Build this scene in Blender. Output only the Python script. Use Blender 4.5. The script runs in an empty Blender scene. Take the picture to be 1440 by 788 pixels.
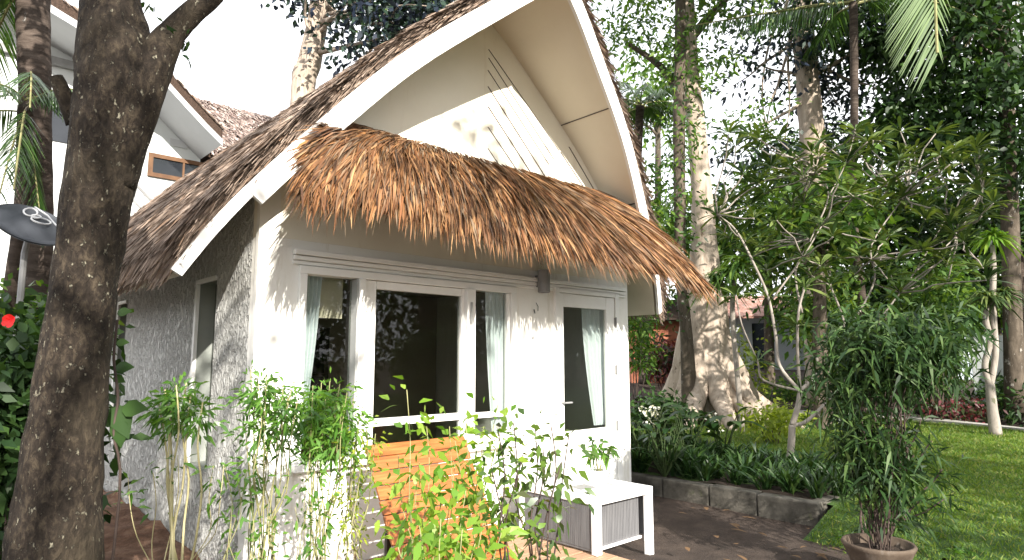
import bpy, math, random
import numpy as np
from mathutils import Vector
random.seed(5); RG = np.random.default_rng(7)
C = bpy.context.scene.collection
R_ = math.radians
# ------------------------------------------------------------------ camera frame (used to read real places off the ground)
FL = 906.0; PIT = R_(7.0); YAW = R_(42.8); EYE = 1.6
FX, FY = math.sin(YAW), math.cos(YAW); RX, RY = math.cos(YAW), -math.sin(YAW)
def ray(x, y):
    a = (x-720)/FL; b = (394-y)/FL
    fw = math.cos(PIT)-b*math.sin(PIT); up = math.sin(PIT)+b*math.cos(PIT)
    return (FX*fw+RX*a, FY*fw+RY*a, up)
def onY(x, y, Y): r = ray(x, y); t = Y/r[1]; return Vector((r[0]*t, Y, EYE+r[2]*t))
def onX(x, y, X): r = ray(x, y); t = X/r[0]; return Vector((X, r[1]*t, EYE+r[2]*t))
def onZ(x, y, Z): r = ray(x, y); t = (Z-EYE)/r[2]; return Vector((r[0]*t, r[1]*t, Z))
def at(x, y, D): r = ray(x, y); t = D/(r[0]*FX+r[1]*FY); return Vector((r[0]*t, r[1]*t, EYE+r[2]*t))
# ------------------------------------------------------------------ ground height
def sst(a, b, v): t = min(1, max(0, (v-a)/(b-a))); return t*t*(3-2*t)
def gz(x, y):
    d = x*FX+y*FY
    return 1.15*sst(13.5, 27, d)*sst(3, 12, x*RX+y*RY+12)-.115*math.exp(-(((x-5.15)/.75)**2+((y-3.7)/.8)**2)**1.5)
# ------------------------------------------------------------------ materials
def mat(name): 
    m = bpy.data.materials.new(name); m.use_nodes = True
    nt = m.node_tree; nt.nodes.clear()
    return m, nt, nt.nodes, nt.links
def nd(nt, t, **kw):
    n = nt.nodes.new(t)
    for k, v in kw.items():
        if k in n.inputs: n.inputs[k].default_value = v
        else: setattr(n, k, v)
    return n
def ramp(nt, stops):
    r = nt.nodes.new('ShaderNodeValToRGB'); e = r.color_ramp.elements
    while len(e) < len(stops): e.new(.5)
    for i, (p, c) in enumerate(stops): e[i].position = p; e[i].color = (*c, 1)
    return r
def surf(name, stops, scale=4, detail=6, rough=.8, bump=.2, bscale=40, bdist=.01, stretch=None, spec=.3, coord='Object', distort=0.0, metal=0.0, stain=None):
    m, nt, N, L = mat(name)
    tc = nd(nt, 'ShaderNodeTexCoord'); mp = nd(nt, 'ShaderNodeMapping')
    L.new(tc.outputs[coord], mp.inputs[0])
    if stretch: mp.inputs['Scale'].default_value = stretch
    no = nd(nt, 'ShaderNodeTexNoise', Scale=scale, Detail=detail, Distortion=distort, Roughness=.6); L.new(mp.outputs[0], no.inputs['Vector'])
    r = ramp(nt, stops); L.new(no.outputs['Fac'], r.inputs[0])
    col = r.outputs[0]
    if stain:
        n3 = nd(nt, 'ShaderNodeTexNoise', Scale=stain[0], Detail=8.0, Roughness=.7); mp3 = nd(nt, 'ShaderNodeMapping')
        mp3.inputs['Scale'].default_value = stain[3] if len(stain) > 3 else (1, 1, 1)
        L.new(tc.outputs[coord], mp3.inputs[0]); L.new(mp3.outputs[0], n3.inputs['Vector'])
        r3 = ramp(nt, [(stain[1], (0, 0, 0)), (stain[1]+.12, (1, 1, 1))]); L.new(n3.outputs['Fac'], r3.inputs[0])
        mx = nd(nt, 'ShaderNodeMixRGB'); L.new(r3.outputs[0], mx.inputs[0]); L.new(col, mx.inputs[1]); mx.inputs[2].default_value = (*stain[2], 1)
        col = mx.outputs[0]
    b = nd(nt, 'ShaderNodeBsdfPrincipled', Roughness=rough, Metallic=metal); b.inputs['Specular IOR Level'].default_value = spec
    L.new(col, b.inputs['Base Color'])
    if bump:
        n2 = nd(nt, 'ShaderNodeTexNoise', Scale=bscale, Detail=6.0); L.new(mp.outputs[0], n2.inputs['Vector'])
        bp = nd(nt, 'ShaderNodeBump', Strength=bump, Distance=bdist); L.new(n2.outputs['Fac'], bp.inputs['Height']); L.new(bp.outputs[0], b.inputs['Normal'])
    o = nd(nt, 'ShaderNodeOutputMaterial'); L.new(b.outputs[0], o.inputs[0])
    return m
def leafmat(name, cols, trans=.35, rough=.45, spec=.35, noise=1.2):
    """per-leaf colour, part of the light let through"""
    m, nt, N, L = mat(name)
    g = nd(nt, 'ShaderNodeNewGeometry'); k = len(cols)
    r = ramp(nt, [(i/(k-1), c) for i, c in enumerate(cols)]); L.new(g.outputs['Random Per Island'], r.inputs[0])
    b = nd(nt, 'ShaderNodeBsdfPrincipled', Roughness=rough); b.inputs['Specular IOR Level'].default_value = spec
    L.new(r.outputs[0], b.inputs['Base Color'])
    o = nd(nt, 'ShaderNodeOutputMaterial')
    if trans > 0:
        t = nd(nt, 'ShaderNodeBsdfTranslucent')
        hs = nd(nt, 'ShaderNodeMixRGB', blend_type='MULTIPLY'); hs.inputs[0].default_value = 1; hs.inputs[2].default_value = (1.5, 1.5, .5, 1)
        L.new(r.outputs[0], hs.inputs[1]); L.new(hs.outputs[0], t.inputs[0])
        ms = nd(nt, 'ShaderNodeMixShader'); ms.inputs[0].default_value = trans
        L.new(b.outputs[0], ms.inputs[1]); L.new(t.outputs[0], ms.inputs[2]); L.new(ms.outputs[0], o.inputs[0])
    else: L.new(b.outputs[0], o.inputs[0])
    return m
M = {}
M['wall'] = surf('white_wall_paint', [(.3, (.74, .725, .68)), (.7, (.81, .80, .765))], 1.5, rough=.75, bump=.25, bscale=25, bdist=.01, stain=(1.6, .58, (.62, .585, .50), (4, 4, .45)))
M['cream'] = surf('cream_board_paint', [(.3, (.66, .61, .50)), (.7, (.72, .67, .56))], 1.2, rough=.7, bump=.05, stain=(2.0, .70, (.60, .52, .40), (1, 1, .5)))
M['gable'] = surf('gable_paint', [(.3, (.72, .68, .58)), (.7, (.79, .755, .66))], 1.2, rough=.7, bump=.08, stain=(1.6, .60, (.66, .60, .50), (3, 1, .4)))
M['trim'] = surf('white_gloss_trim', [(.3, (.76, .76, .74)), (.7, (.84, .84, .82))], 3, rough=.45, bump=.08, bscale=20, stain=(7, .62, (.45, .43, .39), (1, 1, .6)))
M['frame'] = surf('white_frame_paint', [(.3, (.74, .74, .71)), (.7, (.82, .815, .79))], 3, rough=.4, bump=.04, stain=(6, .72, (.5, .48, .42)))
M['greyframe'] = surf('grey_track_metal', [(.3, (.30, .31, .30)), (.7, (.42, .43, .42))], 3, rough=.45, bump=.03)
def stucco():
    m, nt, N, L = mat('rough_grey_stucco')
    tc = nd(nt, 'ShaderNodeTexCoord'); mp = nd(nt, 'ShaderNodeMapping'); mp.inputs['Scale'].default_value = (1, 1, .6); L.new(tc.outputs['Object'], mp.inputs[0])
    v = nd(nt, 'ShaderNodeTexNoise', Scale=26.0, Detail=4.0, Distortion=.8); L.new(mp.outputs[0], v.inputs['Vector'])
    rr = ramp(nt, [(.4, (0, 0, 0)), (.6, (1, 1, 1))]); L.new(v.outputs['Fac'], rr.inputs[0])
    n = nd(nt, 'ShaderNodeTexNoise', Scale=2.0, Detail=8.0); L.new(tc.outputs['Object'], n.inputs['Vector'])
    r = ramp(nt, [(.3, (.66, .66, .63)), (.7, (.77, .77, .735))]); L.new(n.outputs['Fac'], r.inputs[0])
    pit_shade = nd(nt, 'ShaderNodeMixRGB', blend_type='MULTIPLY'); pit_shade.inputs[0].default_value = .28; L.new(r.outputs[0], pit_shade.inputs[1]); L.new(rr.outputs[0], pit_shade.inputs[2])  # relief shading put into the colour: hollows darkened where bump barely shows
    b = nd(nt, 'ShaderNodeBsdfPrincipled', Roughness=.85); L.new(pit_shade.outputs[0], b.inputs['Base Color'])
    bp = nd(nt, 'ShaderNodeBump', Strength=1.0, Distance=.05); L.new(rr.outputs[0], bp.inputs['Height']); L.new(bp.outputs[0], b.inputs['Normal'])
    o = nd(nt, 'ShaderNodeOutputMaterial'); L.new(b.outputs[0], o.inputs[0]); return m
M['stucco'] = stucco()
M['thatchbase'] = surf('thatch_underlayer', [(.3, (.025, .016, .012)), (.7, (.085, .055, .04))], 30, rough=.95, bump=.8, bscale=60, bdist=.03)
M['thatch'] = leafmat('roof_thatch', [(.12, .088, .068), (.20, .15, .118), (.28, .215, .17), (.16, .118, .092), (.38, .30, .245), (.23, .15, .10)], 0, .75, .15)
M['thatch_eave'] = leafmat('awning_palm_leaf', [(.035, .018, .010), (.14, .062, .026), (.26, .135, .065), (.08, .036, .016), (.42, .245, .115), (.20, .08, .028), (.04, .022, .014), (.25, .175, .11), (.12, .05, .02), (.33, .16, .06)], .08, .6, .3)
M['glass'] = None
def glass():
    m, nt, N, L = mat('window_glass')
    gl = nd(nt, 'ShaderNodeBsdfGlossy', Roughness=.02); gl.inputs[0].default_value = (1, 1, 1, 1)
    tr = nd(nt, 'ShaderNodeBsdfTransparent'); tr.inputs[0].default_value = (.80, .82, .80, 1)
    fr = nd(nt, 'ShaderNodeFresnel', IOR=1.5); ge = nd(nt, 'ShaderNodeNewGeometry'); iv = nd(nt, 'ShaderNodeMath', operation='SUBTRACT'); iv.inputs[0].default_value = 1; L.new(ge.outputs['Backfacing'], iv.inputs[1]); mu = nd(nt, 'ShaderNodeMath', operation='MULTIPLY'); L.new(fr.outputs[0], mu.inputs[0]); L.new(iv.outputs[0], mu.inputs[1])
    ms = nd(nt, 'ShaderNodeMixShader'); L.new(mu.outputs[0], ms.inputs[0]); L.new(tr.outputs[0], ms.inputs[1]); L.new(gl.outputs[0], ms.inputs[2])
    o = nd(nt, 'ShaderNodeOutputMaterial'); L.new(ms.outputs[0], o.inputs[0]); return m
M['glass'] = glass()
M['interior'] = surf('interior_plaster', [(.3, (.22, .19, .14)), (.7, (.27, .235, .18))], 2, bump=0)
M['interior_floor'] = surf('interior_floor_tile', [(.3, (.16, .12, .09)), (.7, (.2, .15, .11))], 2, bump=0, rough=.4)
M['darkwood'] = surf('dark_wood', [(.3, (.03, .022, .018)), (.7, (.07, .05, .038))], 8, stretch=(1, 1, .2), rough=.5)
M['blind'] = surf('cream_blind_fabric', [(.3, (.58, .53, .42)), (.7, (.64, .58, .46))], 60, bump=.1)
def cloth():
    m, nt, N, L = mat('pale_blue_curtain'); d = nd(nt, 'ShaderNodeBsdfDiffuse'); t = nd(nt, 'ShaderNodeBsdfTranslucent'); tc = nd(nt, 'ShaderNodeTexCoord')
    n = nd(nt, 'ShaderNodeTexNoise', Scale=60.0); L.new(tc.outputs['Object'], n.inputs['Vector']); r = ramp(nt, [(.3, (.78, .85, .90)), (.7, (.86, .91, .94))]); L.new(n.outputs['Fac'], r.inputs[0])
    L.new(r.outputs[0], d.inputs[0]); L.new(r.outputs[0], t.inputs[0]); ms = nd(nt, 'ShaderNodeMixShader'); ms.inputs[0].default_value = .2; L.new(d.outputs[0], ms.inputs[1]); L.new(t.outputs[0], ms.inputs[2])
    o = nd(nt, 'ShaderNodeOutputMaterial'); L.new(ms.outputs[0], o.inputs[0]); return m
M['curtain'] = cloth()
M['orange'] = surf('orange_stained_wood', [(.25, (.19, .055, .014)), (.5, (.31, .105, .026)), (.75, (.42, .175, .05))], 5, stretch=(.7, 9, 9), rough=.5, bump=.25, bscale=12, spec=.4)
M['deck'] = surf('weathered_deck_wood', [(.25, (.30, .17, .10)), (.75, (.48, .32, .21))], 5, stretch=(.7, 9, 9), rough=.7, bump=.3, bscale=14)
M['ribgrey'] = surf('grey_ribbed_rattan', [(.3, (.10, .10, .105)), (.7, (.155, .155, .16))], 30, stretch=(1, 1, .1), rough=.65, bump=.2)
M['tablewhite'] = surf('white_table_enamel', [(.3, (.80, .80, .80)), (.7, (.84, .84, .84))], 2, rough=.3, bump=.02)
M['ceramic'] = surf('white_ceramic', [(.3, (.78, .78, .78)), (.7, (.82, .82, .82))], 2, rough=.2, bump=0)
M['clay'] = surf('weathered_clay_pot', [(.3, (.05, .034, .024)), (.55, (.10, .075, .055)), (.8, (.24, .22, .20))], 6, rough=.85, bump=.4, bscale=30)
M['soil'] = surf('dark_soil', [(.3, (.018, .012, .008)), (.7, (.05, .035, .025))], 12, rough=.95, bump=.8, bscale=50, bdist=.02)
M['dirt'] = surf('brown_dirt', [(.25, (.024, .017, .013)), (.5, (.045, .032, .025)), (.75, (.075, .055, .043))], 5, detail=12, rough=.95, bump=.7, bscale=70, bdist=.02, stain=(22, .66, (.12, .09, .065)))
M['bank'] = surf('reddish_dirt_bank', [(.25, (.07, .035, .022)), (.5, (.15, .08, .05)), (.75, (.26, .16, .11))], 8, detail=10, rough=.95, bump=.8, bscale=40, bdist=.03)
M['lawnbase'] = surf('lawn_turf', [(.25, (.025, .055, .012)), (.5, (.05, .10, .02)), (.8, (.09, .14, .035))], 3, detail=10, rough=.9, bump=.8, bscale=80, bdist=.03)
M['grass'] = leafmat('grass_blades', [(.05, .11, .014), (.085, .16, .02), (.135, .22, .03), (.06, .125, .016), (.21, .27, .05), (.10, .17, .025), (.30, .28, .11)], .4, .5, .3)
M['concrete'] = surf('mossy_concrete', [(.3, (.035, .032, .026)), (.5, (.085, .078, .065)), (.75, (.17, .155, .13))], 5, detail=10, rough=.9, bump=.5, bscale=35, stain=(4, .6, (.06, .065, .035)))
M['path'] = surf('pale_path_concrete', [(.3, (.30, .29, .26)), (.7, (.42, .40, .37))], 3, rough=.9, bump=.3)
M['metal_dark'] = surf('dark_grey_metal', [(.3, (.03, .034, .042)), (.7, (.05, .055, .065))], 3, rough=.45, bump=.02)
M['metal_grey'] = surf('grey_metal', [(.3, (.20, .20, .20)), (.7, (.27, .27, .265))], 6, rough=.5, bump=.05)
M['emblem'] = surf('pale_emblem_paint', [(.3, (.42, .43, .45)), (.7, (.48, .49, .51))], 3, bump=0)
M['housewall'] = surf('neighbour_white_wall', [(.3, (.50, .53, .53)), (.7, (.60, .62, .62))], 1, rough=.8, bump=.1, stain=(1.2, .66, (.5, .5, .48), (1, 1, .4)))
M['bluewall'] = surf('blue_grey_wall', [(.3, (.34, .39, .44)), (.7, (.44, .49, .54))], 1, rough=.8, bump=.1, stain=(1, .62, (.25, .28, .3), (1, 1, .4)))
M['soffgrey'] = surf('grey_soffit_board', [(.3, (.40, .41, .42)), (.7, (.47, .48, .49))], 1, bump=.03)
M['revealgrey'] = surf('grey_green_reveal', [(.3, (.24, .26, .24)), (.7, (.33, .35, .32))], 2, rough=.6, bump=.05)
M['woodframe'] = surf('brown_window_wood', [(.3, (.08, .036, .016)), (.7, (.15, .075, .033))], 6, rough=.5, bump=.1)
M['darkglass'] = surf('dark_pane', [(.3, (.012, .014, .018)), (.7, (.02, .023, .028))], 2, rough=.08, bump=0, spec=.6)
M['brick'] = surf('red_brick_plaster', [(.3, (.26, .09, .05)), (.7, (.38, .15, .09))], 4, rough=.9, bump=.3, stain=(3, .62, (.2, .1, .07)))
M['shingle'] = surf('worn_red_shingles', [(.3, (.16, .08, .06)), (.55, (.26, .15, .12)), (.75, (.4, .33, .3))], 6, rough=.9, bump=.6, bscale=20, bdist=.03)
M['tin'] = surf('weathered_tin_roof', [(.3, (.28, .30, .33)), (.7, (.5, .52, .54))], 3, rough=.5, bump=.2)
M['flower_red'] = leafmat('red_petals', [(.65, .015, .02), (.8, .03, .03)], .3)
M['flower_white'] = leafmat('white_petals', [(.75, .75, .72), (.8, .78, .7)], .3)
def bark(name, stops, spots, sscale, sthr, stretch=(1, 1, .35), scale=9, bump=.8, bdist=.03, moss=None):
    m, nt, N, L = mat(name)
    tc = nd(nt, 'ShaderNodeTexCoord'); mp = nd(nt, 'ShaderNodeMapping'); mp.inputs['Scale'].default_value = stretch; L.new(tc.outputs['Object'], mp.inputs[0])
    n = nd(nt, 'ShaderNodeTexNoise', Scale=scale, Detail=10.0, Roughness=.7, Distortion=.4); L.new(mp.outputs[0], n.inputs['Vector'])
    r = ramp(nt, stops); L.new(n.outputs['Fac'], r.inputs[0])
    mp2 = nd(nt, 'ShaderNodeMapping'); mp2.inputs['Scale'].default_value = (1, 1, .6); L.new(tc.outputs['Object'], mp2.inputs[0])
    n2 = nd(nt, 'ShaderNodeTexNoise', Scale=sscale, Detail=5.0, Roughness=.65); L.new(mp2.outputs[0], n2.inputs['Vector'])
    r2 = ramp(nt, [(sthr, (0, 0, 0)), (sthr+.05, (1, 1, 1))]); L.new(n2.outputs['Fac'], r2.inputs[0])
    mx = nd(nt, 'ShaderNodeMixRGB'); L.new(r2.outputs[0], mx.inputs[0]); L.new(r.outputs[0], mx.inputs[1]); mx.inputs[2].default_value = (*spots, 1)
    col = mx.outputs[0]
    if moss:
        n3 = nd(nt, 'ShaderNodeTexNoise', Scale=2.2, Detail=8.0); L.new(tc.outputs['Object'], n3.inputs['Vector'])
        r3 = ramp(nt, [(.5, (0, 0, 0)), (.62, (.5, .5, .5))]); L.new(n3.outputs['Fac'], r3.inputs[0])
        mx3 = nd(nt, 'ShaderNodeMixRGB'); L.new(r3.outputs[0], mx3.inputs[0]); L.new(col, mx3.inputs[1]); mx3.inputs[2].default_value = (*moss, 1); col = mx3.outputs[0]
    b = nd(nt, 'ShaderNodeBsdfPrincipled', Roughness=.9); b.inputs['Specular IOR Level'].default_value = .2; L.new(col, b.inputs['Base Color'])
    ad = nd(nt, 'ShaderNodeMath', operation='ADD'); L.new(n.outputs['Fac'], ad.inputs[0]); L.new(r2.outputs[0], ad.inputs[1]); ad2 = nd(nt, 'ShaderNodeMath', operation='MULTIPLY'); L.new(ad.outputs[0], ad2.inputs[0]); ad2.inputs[1].default_value = .6
    bp = nd(nt, 'ShaderNodeBump', Strength=bump, Distance=bdist); L.new(ad2.outputs[0], bp.inputs['Height']); L.new(bp.outputs[0], b.inputs['Normal'])
    o = nd(nt, 'ShaderNodeOutputMaterial'); L.new(b.outputs[0], o.inputs[0]); return m
M['bark_front'] = bark('dark_flaky_bark', [(.35, (.014, .011, .008)), (.5, (.032, .024, .018)), (.68, (.095, .074, .05))], (.34, .31, .23), 44, .605, scale=38, stretch=(1, 1, .5), bump=1.0, bdist=.05, moss=(.05, .040, .026))
M['bark_pale'] = bark('pale_smooth_bark', [(.3, (.20, .16, .125)), (.5, (.34, .28, .225)), (.75, (.5, .43, .36))], (.13, .10, .07), 5, .62, bump=.4, stretch=(1, 1, .2))
M['bark_mid'] = bark('grey_brown_bark', [(.3, (.04, .032, .024)), (.5, (.08, .064, .048)), (.75, (.16, .13, .10))], (.36, .33, .29), 9, .62)
M['bark_palm'] = bark('ringed_palm_bark', [(.3, (.025, .019, .015)), (.5, (.06, .045, .036)), (.7, (.12, .095, .078))], (.22, .2, .18), 14, .64, stretch=(.4, .4, 3), scale=7)
M['twig'] = bark('pale_branch_bark', [(.3, (.16, .14, .12)), (.7, (.36, .32, .28))], (.12, .12, .08), 9, .6, bump=.3, bdist=.008)
M['stem'] = bark('greenish_cane', [(.3, (.14, .15, .06)), (.7, (.34, .32, .16))], (.2, .14, .07), 20, .6, bump=.2, bdist=.005)
M['stemyel'] = bark('pale_yellow_cane', [(.3, (.30, .26, .12)), (.7, (.55, .5, .3))], (.2, .17, .08), 20, .62, bump=.2, bdist=.005)
M['stemgreen'] = bark('dark_green_stem', [(.3, (.02, .035, .012)), (.7, (.05, .075, .025))], (.08, .09, .04), 20, .62, bump=.1, bdist=.003)
M['stemdark'] = bark('dark_woody_stem', [(.3, (.03, .022, .02)), (.7, (.09, .065, .055))], (.14, .12, .1), 20, .62, bump=.2, bdist=.005)
g = leafmat
M['lf_cane'] = g('cane_leaves', [(.035, .10, .015), (.07, .17, .025), (.12, .24, .035), (.05, .13, .02)], .35, .35, .5)
M['lf_cane2'] = g('lighter_cane_leaves', [(.05, .14, .02), (.09, .21, .03), (.15, .28, .04), (.06, .16, .025)], .4, .4, .4)
M['lf_bright'] = g('bright_shrub_leaves', [(.08, .19, .02), (.16, .30, .035), (.25, .36, .05), (.07, .16, .02)], .45, .4, .4)
M['lf_dull'] = g('spotted_shrub_leaves', [(.035, .075, .02), (.07, .13, .025), (.12, .20, .035), (.05, .05, .02)], .35, .35, .5)
M['lf_dark'] = g('dark_tree_leaves', [(.012, .030, .010), (.022, .05, .016), (.035, .075, .02), (.05, .10, .025)], .25, .45, .25)
M['lf_mid'] = g('mid_tree_leaves', [(.025, .06, .014), (.05, .11, .022), (.09, .17, .03), (.15, .23, .04)], .4, .45, .25)
M['lf_blue'] = g('bluish_dark_leaves', [(.013, .018, .035), (.02, .03, .05), (.02, .04, .025), (.03, .055, .04)], .12, .45, .25)
M['lf_frangi'] = g('frangipani_leaves', [(.022, .048, .018), (.05, .088, .026), (.09, .135, .038), (.15, .19, .055)], .25, .42, .28)
M['lf_palm'] = g('palm_leaflets', [(.02, .05, .014), (.04, .09, .02), (.07, .13, .03)], .25, .35, .5)
M['lf_palmbright'] = g('sunny_palm_leaflets', [(.035, .085, .012), (.06, .12, .018), (.09, .16, .028)], .22, .5, .25)
M['lf_palmold'] = g('dry_palm_leaflets', [(.10, .075, .045), (.17, .14, .08), (.24, .2, .13)], .15, .7, .2)
M['lf_bamboo'] = g('bamboo_leaves', [(.010, .026, .009), (.020, .048, .013), (.035, .078, .02), (.075, .12, .035)], .22, .5, .22)
M['lf_strap'] = g('strap_leaves', [(.012, .034, .010), (.022, .052, .014), (.045, .085, .02)], .2, .4, .3)
M['lf_yellow'] = g('yellow_green_leaves', [(.12, .17, .02), (.22, .29, .03), (.34, .40, .05)], .4, .45, .4)
M['lf_red'] = g('red_cordyline_leaves', [(.06, .012, .015), (.13, .02, .026), (.05, .02, .018), (.04, .06, .02), (.03, .05, .018)], .2)
M['lf_dry'] = g('dry_fallen_leaf', [(.16, .09, .04), (.26, .17, .08), (.10, .05, .025), (.20, .15, .07)], .1, .7)
# ------------------------------------------------------------------ geometry helpers
def setp(o, label=None, cat=None, group=None, kind=None):
    if label: o['label'] = label
    if cat: o['category'] = cat
    if group: o['group'] = group
    if kind: o['kind'] = kind
    return o
def empty(name, loc, label, cat, group=None):
    o = bpy.data.objects.new(name, None); C.objects.link(o); o.location = loc; o.empty_display_size = .2
    return setp(o, label, cat, group)
def link(name, me, m, parent=None, smooth=False):
    o = bpy.data.objects.new(name, me); C.objects.link(o)
    if m: me.materials.append(m)
    if smooth: me.polygons.foreach_set('use_smooth', [True]*len(me.polygons))
    if parent:
        o.parent = parent
        o.location = -Vector(wloc(parent))
    return o
def wloc(o):
    v = Vector(o.location)
    while o.parent: o = o.parent; v += Vector(o.location)
    return v
class G:
    """collects quads / polys in world coordinates and links them as one mesh"""
    def __init__(s): s.v = []; s.f = []
    def box(s, x0, x1, y0, y1, z0, z1):
        b = len(s.v); s.v += [(x, y, z) for z in (z0, z1) for y in (y0, y1) for x in (x0, x1)]
        s.f += [tuple(b+i for i in q) for q in ((0, 2, 3, 1), (4, 5, 7, 6), (0, 1, 5, 4), (2, 6, 7, 3), (0, 4, 6, 2), (1, 3, 7, 5))]
        return s
    def bar(s, a, b, w, h, up=(0, 0, 1)):
        a = Vector(a); b = Vector(b); d = (b-a).normalized(); sd = d.cross(Vector(up)).normalized(); u = sd.cross(d)
        i = len(s.v)
        for p in (a, b):
            for q in ((-1, -1), (1, -1), (1, 1), (-1, 1)): s.v.append(tuple(p+sd*q[0]*w/2+u*q[1]*h/2))
        s.f += [tuple(i+k for k in q) for q in ((0, 3, 2, 1), (4, 5, 6, 7), (0, 1, 5, 4), (1, 2, 6, 5), (2, 3, 7, 6), (3, 0, 4, 7))]
        return s
    def poly(s, pts): b = len(s.v); s.v += [tuple(p) for p in pts]; s.f.append(tuple(range(b, b+len(pts)))); return s
    def prism(s, pts, off):
        off = Vector(off); b = len(s.v); n = len(pts)
        s.v += [tuple(p) for p in pts]+[tuple(Vector(p)+off) for p in pts]
        s.f.append(tuple(range(b+n-1, b-1, -1))); s.f.append(tuple(range(b+n, b+2*n)))
        for i in range(n): j = (i+1) % n; s.f.append((b+i, b+j, b+n+j, b+n+i))
        return s
    def tube(s, pts, rad, n=8, noise=0, cap=True, flare=None):
        pts = [Vector(p) for p in pts]; k = len(pts); i0 = len(s.v)
        u = None
        for i, p in enumerate(pts):
            d = (pts[min(i+1, k-1)]-pts[max(i-1, 0)]).normalized()
            if u is None: u = d.orthogonal().normalized()
            u = (u-d*u.dot(d)).normalized(); w = d.cross(u)
            r = rad[i] if hasattr(rad, '__len__') else rad
            for j in range(n):
                a = 2*math.pi*j/n; rr = r
                if noise: rr *= 1+noise*(math.sin(3*a+i*.9)+.6*math.sin(5*a-i*1.3+1)+.5*math.sin(7*a+i*.5+2)+random.uniform(-.7, .7))
                if flare: rr *= flare(a, i)
                s.v.append(tuple(p+(u*math.cos(a)+w*math.sin(a))*rr))
        for i in range(k-1):
            for j in range(n):
                a = i0+i*n+j; b = i0+i*n+(j+1) % n; s.f.append((a, b, b+n, a+n))
        if cap: s.f.append(tuple(range(i0+n-1, i0-1, -1))); s.f.append(tuple(range(i0+(k-1)*n, i0+k*n)))
        return s
    def lathe(s, c, prof, n=24):
        i0 = len(s.v); c = Vector(c)
        for r, z in prof:
            for j in range(n): a = 2*math.pi*j/n; s.v.append((c.x+r*math.cos(a), c.y+r*math.sin(a), c.z+z))
        for i in range(len(prof)-1):
            for j in range(n): a = i0+i*n+j; b = i0+i*n+(j+1) % n; s.f.append((a, b, b+n, a+n))
        return s
    def build(s, name, m, parent=None, smooth=False, bevel=0, **kw):
        me = bpy.data.meshes.new(name); me.from_pydata([tuple(v) for v in s.v], [], s.f); me.update()
        o = link(name, me, m, parent, smooth)
        if bevel:
            md = o.modifiers.new('Bevel', 'BEVEL'); md.width = bevel; md.segments = 2; md.limit_method = 'ANGLE'
        return setp(o, **kw) if kw else o
def smoothpath(pts, rad, sub=4):
    pts = [Vector(p) for p in pts]; out = []; ro = []
    for i in range(len(pts)-1):
        p0, p1, p2, p3 = pts[max(i-1, 0)], pts[i], pts[i+1], pts[min(i+2, len(pts)-1)]
        for k in range(sub):
            t = k/sub
            out.append(.5*((2*p1)+(p2-p0)*t+(2*p0-5*p1+4*p2-p3)*t*t+(3*p1-p0-3*p2+p3)*t**3)); ro.append(rad[i]*(1-t)+rad[i+1]*t)
    out.append(pts[-1]); ro.append(rad[-1]); return out, ro
class B:
    """many blades / leaves in one mesh (vectorised)"""
    def __init__(s): s.V = []; s.F = []; s.n = 0
    def add(s, P, D, L, W, droop=0., prof=((0, .25), (.4, 1.), (1, .04)), U=None, fold=0.):
        P = np.asarray(P, float).reshape(-1, 3); n = len(P)
        if n == 0: return s
        D = np.asarray(D, float); D = np.broadcast_to(D, (n, 3)).copy(); D /= np.linalg.norm(D, axis=1, keepdims=True)+1e-9
        if U is None: U = RG.normal(size=(n, 3))
        U = np.broadcast_to(np.asarray(U, float), (n, 3)); S = np.cross(D, U); S /= np.linalg.norm(S, axis=1, keepdims=True)+1e-9
        L = np.broadcast_to(np.asarray(L, float), (n,))[:, None]; W = np.broadcast_to(np.asarray(W, float), (n,))[:, None]
        dr = np.broadcast_to(np.asarray(droop, float), (n,))[:, None]
        k = len(prof); V = np.zeros((n, k, 2, 3)); g = np.array([0, 0, -1.])
        for i, (t, w) in enumerate(prof):
            c = P+D*L*t+g*dr*L*t*t
            V[:, i, 0] = c-S*W*w*.5; V[:, i, 1] = c+S*W*w*.5
        idx = np.arange(n)[:, None]*(2*k)+s.n
        for i in range(k-1):
            s.F.append(np.concatenate([idx+2*i, idx+2*i+1, idx+2*i+3, idx+2*i+2], axis=1))
        s.V.append(V.reshape(-1, 3)); s.n += n*2*k
        return s
    def build(s, name, m, parent=None, **kw):
        V = np.concatenate(s.V); F = np.concatenate(s.F)
        me = bpy.data.meshes.new(name); me.vertices.add(len(V)); me.vertices.foreach_set('co', V.ravel())
        me.loops.add(F.size); me.loops.foreach_set('vertex_index', F.ravel().astype(np.int32))
        me.polygons.add(len(F)); me.polygons.foreach_set('loop_start', np.arange(0, F.size, 4, dtype=np.int32)); 
        me.update(calc_edges=True); me.validate()
        o = link(name, me, m, parent)
        return setp(o, **kw) if kw else o
def rnd_dirs(n, up=0.):
    d = RG.normal(size=(n, 3)); d /= np.linalg.norm(d, axis=1, keepdims=True); d[:, 2] += up; return d
def clumps(b, centres, per, rad, L, W, droop=.3, up=.0, prof=((0, .25), (.4, 1.), (1, .04)), flat=.7):
    cs = np.asarray(centres, float).reshape(-1, 3); n = len(cs)*per
    c = np.repeat(cs, per, axis=0); off = RG.normal(size=(n, 3))*rad*np.array([1, 1, flat])
    D = off/(np.linalg.norm(off, axis=1, keepdims=True)+1e-6)*.6+rnd_dirs(n, up)*.8
    b.add(c+off, D, L*RG.uniform(.7, 1.2, n), W*RG.uniform(.7, 1.2, n), droop, prof)
def ell(c, r, n, shell=.35):
    d = RG.normal(size=(n, 3)); d /= np.linalg.norm(d, axis=1, keepdims=True)
    q = RG.uniform(shell, 1, n)**.6; return np.array(c)+d*q[:, None]*np.array(r)
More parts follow.
